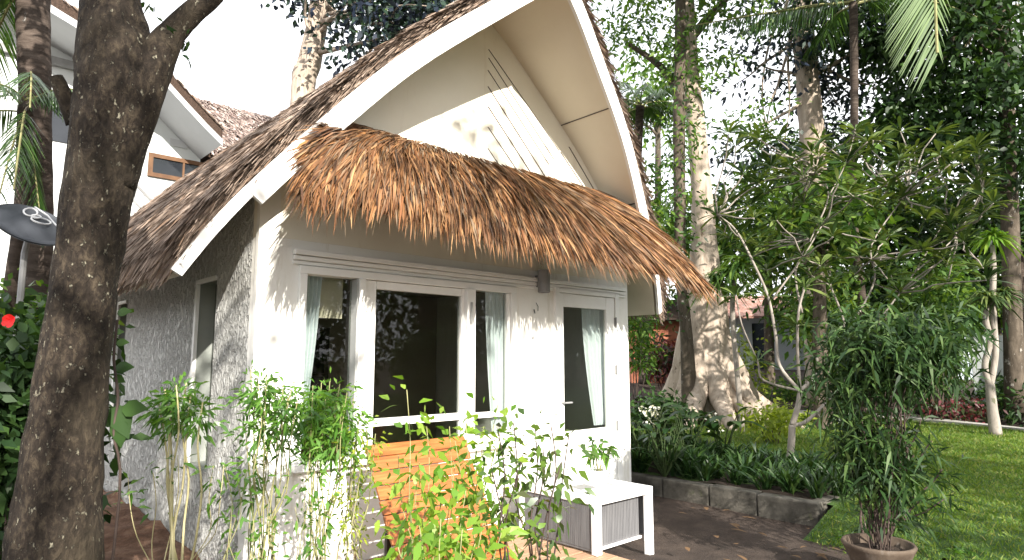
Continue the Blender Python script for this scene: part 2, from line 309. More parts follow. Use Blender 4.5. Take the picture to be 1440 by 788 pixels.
def wander(a, b, n=6, amp=.1):
    a = Vector(a); b = Vector(b); L = (b-a).length; out = []
    for i in range(n):
        t = i/(n-1); e = math.sin(math.pi*t)*amp*L
        out.append(a.lerp(b, t)+Vector((random.uniform(-e, e), random.uniform(-e, e), random.uniform(-e, e)*.5)))
    return out

# ================================================================== GROUND
def sheet(name, x0, x1, y0, y1, step, zf, m, inside=None, **kw):
    nx = int((x1-x0)/step)+1; ny = int((y1-y0)/step)+1; gg = G()
    gg.v = [(x0+i*step, y0+j*step, zf(x0+i*step, y0+j*step)) for j in range(ny) for i in range(nx)]
    for j in range(ny-1):
        for i in range(nx-1):
            if inside is None or inside(x0+(i+.5)*step, y0+(j+.5)*step): gg.f.append((j*nx+i, j*nx+i+1, (j+1)*nx+i+1, (j+1)*nx+i))
    return gg.build(name, m, smooth=True, kind='structure', **kw)
def bumpy(x, y): return .012*math.sin(x*2.3+y)+.01*math.sin(y*3.1-x*1.7)
gg = G(); n = 120                                   # one sheet out to the horizon, cells growing outwards
xs = [math.copysign(abs(t)**2.6*400, t)+5 for t in np.linspace(-1, 1, n)]
gg.v = [(x, y, gz(x, y)+(bumpy(x, y)*.8 if abs(x) < 30 and abs(y) < 30 else 0)) for y in xs for x in xs]
gg.f = [(j*n+i, j*n+i+1, (j+1)*n+i+1, (j+1)*n+i) for j in range(n-1) for i in range(n-1)]
gg.build('ground', M['dirt'], smooth=True, kind='structure')
def depth(x, y): return x*FX+y*FY
KX, KY = 6.60, 2.72
pathN = [onZ(x, y, .2) for x, y in ((1010, 571), (1130, 584), (1290, 592), (1440, 606), (1700, 640))]
def path_y(x):  # near edge of path as y (world) is awkward; use depth along lateral
    return x
def lat(x, y): return x*RX+y*RY
PL = [(lat(p.x, p.y), depth(p.x, p.y)) for p in pathN]
def pdepth(l):
    if l <= PL[0][0]: return PL[0][1]
    for (a, da), (b, db) in zip(PL, PL[1:]):
        if l <= b: return da+(db-da)*(l-a)/(b-a)
    return PL[-1][1]
def in_lawn(x, y):
    if depth(x, y) > pdepth(lat(x, y))+.1: return False
    if y > KY: return x > KX+.12
    return x > 5.9+.12*math.sin(y*5)+.08*math.sin(y*13)
def lawn_h(x, y):
    if y > KY: return .19+bumpy(x, y)*.6
    e = sst(5.75, 6.9, x); f = 1-(1-e)*sst(KY+.0, KY-.35, y) if y > KY-.35 else e
    return -.03+.22*max(e, 0)+bumpy(x, y)*.6
sheet('lawn', 5.4, 24, -14, 16, .15, lawn_h, M['lawnbase'], in_lawn)
n = 90000                                            # grass blades over the lawn in view
x = RG.uniform(5.5, 17, n*3); y = RG.uniform(-4, 9, n*3)
keep = [i for i in range(len(x)) if in_lawn(x[i], y[i]) and RG.random() < min(1, (8.5/depth(x[i], y[i]))**1.3) and lat(x[i], y[i]) > .2 and depth(x[i], y[i]) > 3.5 and not (y[i] > KY-.1 and x[i] < 8.3)]
x = x[keep]; y = y[keep]; z = np.array([lawn_h(a, b) for a, b in zip(x, y)])
d = rnd_dirs(len(x)); d[:, 2] = np.abs(d[:, 2])+.7
sc = np.array([1+.06*depth(a, b) for a, b in zip(x, y)])
gb = B().add(np.c_[x, y, z], d, RG.uniform(.02, .075, len(x))*sc*.8, .006*sc, .3, ((0, 1), (.6, .8), (1, .1)))
gb.build('grass', M['grass'], kind='stuff', label='short green lawn grass, sunlit in a band by the path', cat='grass')
sheet('garden_bed', KX+.1, 8.4, KY+.1, 6.6, .12, lambda x, y: .205+bumpy(x*3, y*3), M['soil'])
for i, (wx, wy) in enumerate(((6.15, 2.3), (6.3, 1.5), (6.0, 1.0), (7.2, 1.9), (8.4, 1.2), (9.5, 2.2))):
    n_ = 26; a_ = RG.uniform(0, 6.28, n_); B().add(np.c_[RG.normal(size=(n_, 2))*.03+[wx, wy], np.full(n_, lawn_h(wx, wy))], np.c_[np.cos(a_), np.sin(a_), RG.uniform(.1, 1.2, n_)], RG.uniform(.06, .16, n_), .022, .5).build('weed', M['lf_cane'], label='small broad leaved weed growing in the lawn near the clay pot', cat='weed', group='weeds in the lawn')
# path behind the lawn
gg = G()
ls = [PL[0][0]+(16-PL[0][0])*i/30 for i in range(31)]
for a, b in zip(ls, ls[1:]):
    q = []
    for l, o in ((a, 0), (b, 0), (b, 1.3), (a, 1.3)):
        dd = pdepth(l)+o; X, Y = FX*dd+RX*l, FY*dd+RY*l; q.append(Vector((X, Y, .25)))
    gg.prism(q, (0, 0, -.2))
gg.build('path', M['path'], kind='structure')
# mulch bank along the side wall
gg = G(); n1, n2 = 40, 12
for i in range(n1):
    for j in range(n2):
        Y = 4.6+5*i/(n1-1); t = j/(n2-1); X = 1.79-1.5*t
        gg.v.append((X, Y, .02+(.09+.03*math.sin(i*.9))*(1-sst(.15, 1, t))*sst(4.6, 6.8, Y)+random.uniform(-.02, .02)))
gg.f = [(i*n2+j, i*n2+j+1, (i+1)*n2+j+1, (i+1)*n2+j) for i in range(n1-1) for j in range(n2-1)]
gg.build('soil_bank', M['bank'], smooth=True, kind='structure')
# kerb
K = empty('garden_kerb', (KX, KY, 0), 'low mossy concrete kerb holding back the strap leaved bed beside the dirt', 'kerb')
y = KY
for L in (.62, .55, .6, .63):
    G().box(KX-.06, KX+.1, y+.006, min(y+L, 5.15)-.006, -.2, .215+random.uniform(-.008, .008)).build('kerb_stone', M['concrete'], K, bevel=.015); y += L
G().box(KX+.11, KX+.5, KY, KY+.14, -.1, .205).build('kerb_stone', M['concrete'], K, bevel=.015)

# ================================================================== COTTAGE
XL, XR, YW, YB, XC = 1.8, 6.17, 4.65, 9.5, 3.985
COT = empty('cottage', (XC, YW, 0), 'white cottage with a curved brown thatched roof and shaggy palm awning', 'cottage')
prof_pts = [(0, 5.03), (.24, 4.89), (.5, 4.68), (.76, 4.46), (1.1, 4.18), (1.45, 3.86), (1.78, 3.49), (2.11, 3.10), (2.43, 2.70), (2.62, 2.42), (2.76, 2.17)]
PX = np.array([p[0] for p in prof_pts]); PZ = np.array([p[1] for p in prof_pts])
def resample(k):
    s = np.r_[0, np.cumsum(np.hypot(np.diff(PX), np.diff(PZ)))]; t = np.linspace(0, s[-1], k)
    X = np.interp(t, s, PX); Z = np.interp(t, s, PZ)
    for _ in range(3):
        X[1:-1] = (X[:-2]+2*X[1:-1]+X[2:])/4; Z[1:-1] = (Z[:-2]+2*Z[1:-1]+Z[2:])/4
    return X, Z
NP = 36
QX, QZ = resample(NP)
tx = np.gradient(QX); tz = np.gradient(QZ); tl = np.hypot(tx, tz); NX, NZ = -tz/tl, tx/tl   # outward (right side): (-tz, tx)
NX[0], NZ[0] = 0, 1
def Pf(i, off, side): return XC+side*(QX[i]+NX[i]*off), QZ[i]+NZ[i]*off
def YF(z): return 3.7+(4.85-z)*.34
def shell(gg, side, o_in, o_out, yf, yb, i0=0, i1=NP-1):
    """closed shell between two offsets of the roof profile"""
    b = len(gg.v)
    for i in range(i0, i1+1):
        xa, za = Pf(i, o_in, side); xb, zb = Pf(i, o_out, side)
        if i == 0: xa = xb = XC
        y0 = yf(QZ[i]); gg.v += [(xa, y0, za), (xb, y0, zb), (xb, yb, zb), (xa, yb, za)]
    n = i1-i0+1
    for i in range(n-1):
        for k in range(4):
            gg.f.append((b+i*4+k, b+i*4+(k+1) % 4, b+(i+1)*4+(k+1) % 4, b+(i+1)*4+k))
    gg.f.append((b, b+1, b+2, b+3)); e = b+(n-1)*4; gg.f.append((e+3, e+2, e+1, e))
ROOF = None
gr = G()
for sd in (-1, 1): shell(gr, sd, .012, .10, lambda z: YF(z)+.05, YB+.5)
ROOF = gr.build('roof', M['thatchbase'], COT)
# thatch strands on both slopes
tb = B()
s_arc = np.r_[0, np.cumsum(np.hypot(np.diff(QX), np.diff(QZ)))]
def on_roof(side, t, off):
    ii = np.interp(t, s_arc, np.arange(NP)); X = np.interp(ii, np.arange(NP), QX); Z = np.interp(ii, np.arange(NP), QZ)
    nx = np.interp(ii, np.arange(NP), NX); nz = np.interp(ii, np.arange(NP), NZ)
    dx = np.interp(ii, np.arange(NP), tx/tl); dz = np.interp(ii, np.arange(NP), tz/tl)
    return XC+side*(X+nx*off), Z+nz*off, side*nx, nz, side*dx, dz, Z
for side, cnt in ((-1, 52000), (1, 8000)):
    t = RG.uniform(-.02, s_arc[-1], cnt); t = np.round(t/.11)*.11+RG.normal(size=cnt)*.025
    t = np.clip(t, 0, s_arc[-1]-.28)
    u = RG.uniform(0, 1, cnt)**(1.35 if side < 0 else 3)
    X, Z, nx, nz, dx, dz, Zr = on_roof(side, t, .10)
    yf = YF(Zr); Y = yf+.02+(YB+.45-yf)*u
    P = np.c_[X, Y, Z]+np.c_[nx, 0*nx, nz]*RG.uniform(.0, .05, cnt)[:, None]
    D = np.c_[dx, RG.normal(size=cnt)*.26, dz]+np.c_[nx, 0*nx, nz]*RG.uniform(-.02, .17, cnt)[:, None]
    tb.add(P, D, RG.uniform(.09, .22, cnt), RG.uniform(.008, .019, cnt), RG.uniform(0, .12, cnt), ((0, .8), (.5, 1), (1, .25)), U=np.c_[nx, 0*nx, nz]+RG.normal(size=(cnt, 3))*.35)
# ragged verge strands along the front rakes and eaves
for side in (-1, 1):
    cnt = 2600; t = RG.uniform(0, s_arc[-1], cnt); X, Z, nx, nz, dx, dz, Zr = on_roof(side, t, 0)
    o = RG.uniform(.02, .125, cnt); X += nx*o; Z += nz*o; Y = YF(Zr)+.05
    D = np.c_[dx, RG.uniform(-.28, .02, cnt), dz]+np.c_[nx, 0*nx, nz]*RG.uniform(-.1, .1, cnt)[:, None]
    tb.add(np.c_[X, Y, Z], D, RG.uniform(.08, .2, cnt), RG.uniform(.008, .02, cnt), .1, ((0, 1), (1, .3)))
    cnt = 2600; Y = RG.uniform(4.62, YB+.4, cnt)
    X, Z, nx, nz, dx, dz, Zr = on_roof(side, np.full(cnt, s_arc[-1]-.12), 0); o = RG.uniform(.01, .12, cnt)
    tb.add(np.c_[X+nx*o, Y, Z+nz*o], np.c_[dx, RG.normal(size=cnt)*.15, dz], RG.uniform(.08, .19, cnt), RG.uniform(.01, .025, cnt), .2, ((0, 1), (1, .3)))
tb.build('thatch', M['thatch'], ROOF)
# soffit boards under the overhang
gs = G()
for sd in (-1, 1): shell(gs, sd, -.045, .0, lambda z: YF(z)+.03, YB+.45)
SOF = gs.build('soffit', M['cream'], COT, smooth=False)
# panel joints of the soffit (thin dark gaps filled with strips)
gj = G()
for sd in (1, -1):
    for i in (12, 22):
        xa, za = Pf(i, -.049, sd); xb, zb = Pf(i, -.045, sd); G().bar((xa, YF(QZ[i])+.06, za), (xa, YW-.005, za), .010, .006, up=(NX[i]*sd, 0, NZ[i])).build('panel_joint', M['darkwood'], SOF)
pass
# bargeboards
for sd in (-1, 1):
    gb_ = G(); b = 0; w0, w1 = -.165, .03
    ys = 0
    kk = next(i for i in range(NP) if QZ[i] < 2.80); seq = [(i, -.13) for i in range(kk+1)]+[(i, -.05) for i in range(kk, NP)]
    for i, w0 in seq:
        xa, za = Pf(i, w0, sd); xb, zb = Pf(i, w1, sd)
        if i < 4 and (xa-XC)*sd < 0: xa = XC
        if i == 0: xa = xb = XC
        y = YF(QZ[i])+(.004 if w0 > -.1 and i == kk else 0); gb_.v += [(xa, y-.035, za), (xb, y-.035, zb), (xb, y+.0, zb), (xa, y+.0, za)]
    for i in range(NP):
        for k in range(4): gb_.f.append((i*4+k, i*4+(k+1) % 4, (i+1)*4+(k+1) % 4, (i+1)*4+k))
    gb_.f.append((0, 1, 2, 3)); e = NP*4; gb_.f.append((e+3, e+2, e+1, e))
    o = gb_.build('bargeboard', M['trim'], COT)
# walls --------------------------------------------------------------
def grid_wall(gg, axis, fixed, thick, spans_u, spans_z, holes):
    for ua, ub in zip(spans_u, spans_u[1:]):
        for za, zb in zip(spans_z, spans_z[1:]):
            cu, cz = (ua+ub)/2, (za+zb)/2
            if any(h[0] < cu < h[1] and h[2] < cz < h[3] for h in holes): continue
            if axis == 'y': gg.box(ua, ub, fixed, fixed+thick, za, zb)
            else: gg.box(fixed, fixed+thick, ua, ub, za, zb)
def merged(gg, name, m, parent, **kw):
    """weld the coincident vertices of a cell wall and drop the inner faces"""
    key = {}; v2 = []; mp = []
    for v in gg.v:
        k = tuple(round(c, 4) for c in v)
        if k not in key: key[k] = len(v2); v2.append(v)
        mp.append(key[k])
    cnt = {}; fs = [tuple(mp[i] for i in f) for f in gg.f]
    for f in fs: cnt[frozenset(f)] = cnt.get(frozenset(f), 0)+1
    gg.v = v2; gg.f = [f for f in fs if cnt[frozenset(f)] == 1]
    return gg.build(name, m, parent, **kw)
W1 = (2.14, 4.30, .80, 2.29); DR = (4.90, 5.97, .16, 2.36)
gw = G(); grid_wall(gw, 'y', YW, .14, sorted({XL, XR, *W1[:2], *DR[:2]}), sorted({-.1, 2.5, W1[2], W1[3], DR[2], DR[3]}), [W1, DR])
merged(gw, 'front_wall', M['wall'], COT)
# gable above
pts = [(XL, 2.501), (XR, 2.501)]
def inner(dx):  # soffit under-side height at dx
    xs_ = np.array([QX[i]+NX[i]*-.05 for i in range(NP)]); zs_ = np.array([QZ[i]+NZ[i]*-.05 for i in range(NP)]); return float(np.interp(dx, xs_, zs_))
for i in range(NP):
    x_ = QX[i]-NX[i]*.02; z_ = QZ[i]-NZ[i]*.02
for sd, rng in ((1, range(20, -1, -1)), (-1, range(0, 21))):
    for k in rng:
        dx = (XR-XC)*k/20
        if sd == -1 and k == 0: continue
        pts.append((XC+sd*dx, inner(dx)+.02))
GW = G().prism([(x, YW, z) for x, z in pts], (0, .14, 0)).build('gable_wall', M['gable'], COT)
gl = G()
def seg(a, b, w=.012): gl.bar((a[0], YW-.004, a[1]), (b[0], YW-.004, b[1]), .006, w, up=(0, 0, 1)) if False else gl.prism([(a[0]-w/2, YW-.006, a[1]), (a[0]+w/2, YW-.006, a[1]), (b[0]+w/2, YW-.006, b[1]), (b[0]-w/2, YW-.006, b[1])], (0, .005, 0))
for (x1, y1), (x2, y2), w in (((687, 70), (786, 212), .008), ((687, 82), (779, 225), .008), ((686, 99), (772, 232), .008), ((686, 122), (766, 248), .011), ((686, 150), (748, 246), .013), ((686, 179), (731, 246), .010), ((686, 209), (716, 254), .008), ((788, 214), (826, 272), .012), ((800, 207), (838, 272), .012)):
    a = onY(x1, y1, YW); b = onY(x2, y2, YW)
    if b.z < inner(abs(b.x-XC))-.02: seg((a.x, a.z), (b.x, b.z), w)
gl.build('cladding_joint', M['thatchbase'], GW)
# side wall with two slit niches
s1 = (5.52, 6.04, .70, 2.29); s2 = (8.55, 8.98, .95, 2.29)
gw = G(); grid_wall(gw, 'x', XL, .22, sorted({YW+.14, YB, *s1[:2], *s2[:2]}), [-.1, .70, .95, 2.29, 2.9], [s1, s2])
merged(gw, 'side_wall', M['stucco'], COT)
G().box(XL-.012, XL+.14, YW-.004, YW+.05, -.1, 2.84).build('corner_post', M['wall'], COT)
for s in (s1, s2):
    w = empty('slit_window', (XL, s[0], s[2]), None, None); w.parent = COT; w.location = Vector((XL, s[0], s[2]))-Vector(COT.location)
    G().box(XL-.014, XL+.016, s[1]-.05, s[1]-.003, s[2]+.002, s[3]-.002).box(XL-.014, XL+.016, s[0]+.003, s[1]-.051, s[3]-.04, s[3]-.003).build('outer_trim', M['trim'], w, bevel=.003)
    G().box(XL+.018, XL+.20, s[1]-.025, s[1]-.002, s[2]+.002, s[3]-.002).box(XL+.018, XL+.20, s[0]+.002, s[0]+.025, s[2]+.002, s[3]-.002).box(XL+.018, XL+.20, s[0]+.026, s[1]-.026, s[3]-.026, s[3]-.003).box(XL+.01, XL+.20, s[0]+.026, s[1]-.026, s[2]+.002, s[2]+.026).build('window_frame', M['revealgrey'], w, bevel=.003)
    G().box(XL+.15, XL+.16, s[0]+.026, s[1]-.026, s[2]+.028, s[3]-.028).build('pane', M['glass'], w)
gw = G().box(XR-.16, XR, YW+.142, YB, -.1, 2.9); gw.build('far_side_wall', M['wall'], COT)
G().prism([(XL, YB, -.1), (XR, YB, -.1)]+[(x, YB, z) for x, z in pts[2:]], (0, .14, 0)).build('rear_wall', M['wall'], COT)
# interior partition, floor and ceiling
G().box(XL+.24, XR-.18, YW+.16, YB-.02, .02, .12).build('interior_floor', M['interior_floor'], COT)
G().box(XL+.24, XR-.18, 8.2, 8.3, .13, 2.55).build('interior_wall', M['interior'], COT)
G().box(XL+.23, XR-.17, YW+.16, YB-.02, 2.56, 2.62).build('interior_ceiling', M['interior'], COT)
# lintel moulding
gm = G()
for z0, z1, d in ((2.385, 2.425, .045), (2.345, 2.378, .03), (2.312, 2.340, .018)): gm.box(2.05, 6.10, YW-d, YW-.002, z0, z1)
gm.build('lintel_moulding', M['frame'], COT, bevel=.004)
# window group -------------------------------------------------------
WIN = empty('window', (3.2, YW, .8), None, None); WIN.parent = COT; WIN.location = Vector((3.2, YW, .8))-Vector(COT.location)
gf = G(); y0, y1 = YW-.035, YW+.10
gf.box(2.10, 4.34, y0, y1, 2.245, 2.305)                       # head
gf.box(2.10, 2.16, y0, y1, .84, 2.244); gf.box(4.27, 4.34, y0, y1, .84, 2.244)
gf.box(2.60, 2.655, y0-.012, y1, .84, 2.244); gf.box(3.70, 3.80, y0-.02, y1, .84, 2.244)
gf.box(2.10, 4.34, y0-.04, y1, .78, .838)                      # sill
gf.build('window_frame', M['frame'], WIN, bevel=.004)
gf = G(); y0, y1 = YW-.012, YW+.045
gf.box(2.66, 2.77, y0, y1, .842, 2.24); gf.box(3.665, 3.698, y0, y1, .842, 2.24)
gf.box(2.772, 3.663, y0, y1, 2.175, 2.24); gf.box(2.772, 3.663, y0, y1, 1.06, 1.12); gf.box(2.772, 3.663, y0, y1, .842, .90)
gf.build('sliding_sash', M['frame'], WIN, bevel=.003)
gf = G(); gf.box(3.802, 3.83, y0, y1, .842, 2.24).box(4.235, 4.268, y0, y1, .842, 2.24).box(3.832, 4.233, y0, y1, 1.06, 1.11).box(3.832, 4.233, y0, y1, .842, .9)
gf.build('sliding_sash', M['frame'], WIN, bevel=.003)
G().box(2.585, 2.599, YW-.03, YW+.09, .845, 2.24).build('slide_track', M['greyframe'], WIN)
for a in ((2.775, 3.66, 1.123, 2.172), (2.775, 3.66, .903, 1.057), (3.833, 4.232, 1.113, 2.243), (3.833, 4.232, .903, 1.057)):
    G().box(a[0], a[1], YW+.014, YW+.020, a[2], a[3]).build('pane', M['glass'], WIN)
G().box(2.165, 2.582, YW+.055, YW+.061, .845, 2.242).build('pane', M['glass'], WIN)
G().box(3.735, 3.752, YW-.072, YW-.055, 1.92, 2.12).build('pull_handle', M['greyframe'], WIN)
# roller blind and curtains (hang inside)
G().box(2.2, 2.58, YW+.20, YW+.205, 1.93, 2.45).build('roller_blind', M['blind'], label='short cream roller blind hanging in the left window', cat='blind')
def curtain(x0t, x1t, x0b, x1b, y, z0, z1, label, folds=5):
    gg = G(); n, k = 60, 14
    for j in range(k):
        t = j/(k-1); z = z1+(z0-z1)*t; e = t**1.4
        a = x0t+(x0b-x0t)*e; b = x1t+(x1b-x1t)*e
        for i in range(n):
            u = i/(n-1); gg.v.append((a+(b-a)*u, y+.014*math.sin(u*folds*2*math.pi+t*.8)+.005*math.sin(u*31+t*3), z))
    gg.f = [(j*n+i, j*n+i+1, (j+1)*n+i+1, (j+1)*n+i) for j in range(k-1) for i in range(n-1)]
    return gg.build('curtain', M['curtain'], smooth=True, label=label, cat='curtain', group='pale blue curtains')
curtain(2.17, 2.34, 2.165, 2.22, YW+.10, .9, 2.25, 'pale blue curtain gathered at the left edge of the left window')
curtain(4.02, 4.30, 4.12, 4.30, YW+.07, .9, 2.25, 'pale blue curtain behind the narrow window right of the sliding pane')
curtain(5.42, 5.80, 5.62, 5.82, YW+.07, .87, 2.2, 'pale blue curtain tied inside the glass of the door')
# furniture seen in the dark room
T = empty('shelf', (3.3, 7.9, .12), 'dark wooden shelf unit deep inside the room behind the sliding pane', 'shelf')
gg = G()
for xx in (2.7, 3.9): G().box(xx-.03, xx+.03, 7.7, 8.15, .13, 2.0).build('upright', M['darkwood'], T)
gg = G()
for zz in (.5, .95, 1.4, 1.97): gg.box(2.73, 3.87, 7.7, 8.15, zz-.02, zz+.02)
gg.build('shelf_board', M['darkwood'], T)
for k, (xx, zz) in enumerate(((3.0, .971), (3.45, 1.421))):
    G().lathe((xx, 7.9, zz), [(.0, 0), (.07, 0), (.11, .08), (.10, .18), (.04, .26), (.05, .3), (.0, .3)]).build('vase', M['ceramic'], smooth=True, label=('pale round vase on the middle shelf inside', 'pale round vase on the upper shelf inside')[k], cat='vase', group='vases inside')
# door ---------------------------------------------------------------
DO = empty('door', (5.45, YW, .2), None, None); DO.parent = COT; DO.location = Vector((5.45, YW, .2))-Vector(COT.location)
gd = G(); y0, y1 = YW-.03, YW+.10
gd.box(4.90, 4.965, y0, y1, .2, 2.36).box(5.90, 5.97, y0, y1, .2, 2.36).box(4.966, 5.899, y0, y1, 2.30, 2.36).box(4.90, 5.97, y0-.03, y1, .13, .198)
gd.build('door_frame', M['frame'], DO, bevel=.004)
gd = G(); y0, y1 = YW-.018, YW+.03
gd.box(4.97, 5.035, y0, y1, .202, 2.295).box(5.745, 5.895, y0, y1, .202, 2.295).box(5.037, 5.743, y0, y1, 2.155, 2.295).box(5.037, 5.743, y0, y1, .70, .85).box(5.037, 5.743, y0+.012, y1, .30, .699).box(5.037, 5.743, y0, y1, .202, .299)
LEAF = gd.build('door_leaf', M['frame'], DO, bevel=.004)
G().box(5.038, 5.742, YW+.004, YW+.010, .852, 2.153).build('pane', M['glass'], DO)
for z in (2.02, 1.48, .86): G().box(5.885, 5.905, YW-.036, YW-.0185, z-.05, z+.05).tube([(5.897, YW-.04, z-.055), (5.897, YW-.04, z+.055)], .008).build('hinge', M['metal_grey'], DO)
G().tube([(5.0, YW-.02, 1.15), (5.0, YW-.06, 1.15), (5.1, YW-.065, 1.15)], .010).build('handle', M['metal_grey'], DO)
# wall lamp
WL = empty('wall_lamp', (4.655, YW, 2.3), None, None); WL.parent = COT; WL.location = Vector((4.655, YW, 2.3))-Vector(COT.location)
G().lathe((4.655, YW-.10, 2.27), [(.0, .01), (.052, .01), (.058, 0), (.062, .005), (.062, .23), (.0, .235)]).build('lamp_shade', M['metal_grey'], WL, smooth=False)
G().box(4.625, 4.685, YW-.045, YW-.048+.045, 2.33, 2.45).build('bracket', M['metal_grey'], WL)
gg = G(); gg.tube([(4.63, YW-.012, 2.17), (4.64, YW-.03, 2.13), (4.655, YW-.012, 2.09)], .004, 6); gg.tube([(4.60, YW-.012, 2.10), (4.605, YW-.02, 2.06)], .006, 6)
gg.build('cable_hook', M['metal_dark'], COT)
G().box(4.57, 4.60, YW-.014, YW-.002, 1.80, 1.83).build('bell_push', M['metal_grey'], COT)
# awning --------------------------------------------------------------
def aw(u, s):   # u 0..1 across, s 0..1 down the slope
    xl = 2.50-.85*s**.9; xr = 5.50+.60*s**.9
    X = xl+(xr-xl)*u
    Y = 4.60-.91*s; Z = 3.47-.97*s+.11*math.sin(math.pi*s)-.02*u*s+.17*(1-u)**2*s
    return X, Y, Z
aws = np.vectorize(aw)
gg = G(); nu, ns = 40, 14
for k in (0, 1):
    for j in range(ns):
        for i in range(nu):
            X, Y, Z = aw(.01+.98*i/(nu-1), j/(ns-1)*.97); gg.v.append((X, Y+.02*k, Z-.02-.06*k))
N1 = nu*ns
gg.f = [(j*nu+i, j*nu+i+1, (j+1)*nu+i+1, (j+1)*nu+i) for j in range(ns-1) for i in range(nu-1)]
gg.f += [tuple(N1+a for a in reversed(f)) for f in list(gg.f)]
for i in range(nu-1): gg.f.append(((ns-1)*nu+i, (ns-1)*nu+i+1, N1+(ns-1)*nu+i+1, N1+(ns-1)*nu+i)); gg.f.append((i+1, i, N1+i, N1+i+1))
for j in range(ns-1): gg.f.append((j*nu, (j+1)*nu, N1+(j+1)*nu, N1+j*nu)); gg.f.append(((j+1)*nu+nu-1, j*nu+nu-1, N1+j*nu+nu-1, N1+(j+1)*nu+nu-1))
AW = gg.build('awning', M['thatchbase'], COT, smooth=True)
ab = B()
def aw_strands(cnt, slo, shi, L0, L1, W0, W1, lift, droop, fan=.0, step=None):
    u = RG.uniform(0, 1, cnt); s = RG.uniform(slo, shi, cnt)
    if step: s = np.clip(np.round(s/step)*step+RG.normal(size=cnt)*.012, slo, shi)
    X, Y, Z = aws(u, s); X2, Y2, Z2 = aws(u, np.minimum(s+.05, 1.05))
    D = np.c_[X2-X, Y2-Y, Z2-Z]; D /= np.linalg.norm(D, axis=1, keepdims=True)
    grp = np.floor(u*26+s*3); D[:, 0] += (np.sin(grp*12.9)*.5)*.34+RG.normal(size=cnt)*.15-(1-u)**3*.5+u**2*.35
    nrm = np.array([0, -.72, .69]); lf = RG.uniform(lift[0], lift[1], cnt)
    P = np.c_[X, Y, Z]+nrm*RG.uniform(-.01, .05, cnt)[:, None]
    ab.add(P, D+nrm*lf[:, None], RG.uniform(L0, L1, cnt), RG.uniform(W0, W1, cnt), RG.uniform(droop*.5, droop*1.3, cnt), ((0, .7), (.35, 1), (.7, .75), (1, .05)), U=nrm+RG.normal(size=(cnt, 3))*.5)
aw_strands(15000, .0, .76, .26, .50, .007, .019, (-.02, .16), .14, step=.13)
aw_strands(4000, .76, .95, .12, .32, .007, .017, (-.05, .22), .35)
aw_strands(1700, .40, .60, .3, .52, .008, .02, (.12, .34), .4)
# end fronds and ridge tuft
for cnt, ua, ub in ((1500, .0, .08), (2200, .93, 1.0)):
    u = RG.uniform(ua, ub, cnt); s = RG.uniform(.1, 1, cnt); X, Y, Z = aws(u, s); sg = -1 if ua < .5 else 1
    D = np.c_[sg*RG.uniform(.1, .9, cnt), RG.uniform(-.9, -.3, cnt), RG.uniform(-.9, -.5, cnt)]
    ab.add(np.c_[X, Y, Z+.01], D, RG.uniform(.16, .36 if sg < 0 else .40, cnt)*(.45+.55*s), .015, .3, ((0, .7), (.35, 1), (.7, .75), (1, .05)))
ab.build('palm_leaf_cover', M['thatch_eave'], AW)

# ================================================================== DECK, LOUNGER, TABLE
DK = empty('wooden_deck', (3.3, 3.5, 0), 'weathered orange brown plank deck in front of the cottage', 'deck')
yy = 2.15; gg = G()
while yy < 4.62:
    w = .125; gg.box(2.25+random.uniform(-.01, .01), 4.25+random.uniform(-.01, .01), yy, min(yy+w, 4.62), .02, .05+random.uniform(-.002, .002)); yy += w+.008
gg.build('planks', M['deck'], DK, bevel=.003)
gg = G()
for xx in (2.35, 3.25, 4.15): gg.box(xx-.04, xx+.04, 2.18, 4.6, -.05, .018)
gg.build('joist', M['darkwood'], DK)
# reclined wooden lounger: slats across X, profile in YZ
LO = empty('wooden_lounger', (2.8, 3.6, .05), 'orange slatted wooden lounger with raised curved back behind the shrubs', 'lounger')
prof = [(4.09, 1.00), (4.03, .93), (3.95, .79), (3.86, .65), (3.76, .50), (3.66, .37), (3.54, .26), (3.38, .19), (3.15, .17), (2.9, .18), (2.6, .22)]
pp, _ = smoothpath([(0, a, b) for a, b in prof], [1]*len(prof), 4)
ln = [0]
for a, b in zip(pp, pp[1:]): ln.append(ln[-1]+(b-a).length)
def at_len(s):
    for i in range(len(ln)-1):
        if ln[i+1] >= s: t = (s-ln[i])/(ln[i+1]-ln[i]); return pp[i].lerp(pp[i+1], t), (pp[i+1]-pp[i]).normalized()
    return pp[-1], (pp[-1]-pp[-2]).normalized()
XA, XB = 2.38, 3.26
s = .0; back = G(); seat = G()
while s+.095 < ln[-1]:
    a, _ = at_len(s); b, _ = at_len(s+.095); d = (b-a).normalized(); nn = Vector((0, d.z, -d.y)); 
    if nn.z < 0: nn = -nn
    x0, x1 = XA+random.uniform(-.006, .006), XB+random.uniform(-.006, .006)
    g_ = back if a.y > 3.6 else seat
    g_.prism([Vector((x0, a.y, a.z)), Vector((x1, a.y, a.z)), Vector((x1, b.y, b.z)), Vector((x0, b.y, b.z))], -nn*.02)
    s += .103
back.build('backrest', M['orange'], LO, bevel=.003); seat.build('seat', M['orange'], LO, bevel=.003)
for xx in (XA+.12, XB-.12):
    gg = G()
    for i in range(0, len(pp)-1):
        gg.bar(pp[i]+Vector((xx, 0, -.045)), pp[i+1]+Vector((xx, 0, -.045)), .035, .05, up=(1, 0, 0)) if False else None
    for a, b in zip(pp[::3], pp[3::3]): gg.bar(Vector((xx, a.y, a.z-.055)), Vector((xx, b.y, b.z-.055)), .035, .05)
    gg.build('side_rail', M['darkwood'], LO)
for xx in (XA+.12, XB-.12):
    for yy, zt in ((3.95, .66), (2.7, .13)): G().box(xx-.018, xx+.018, yy-.018, yy+.018, .052, zt).build('leg', M['darkwood'], LO, bevel=.003)
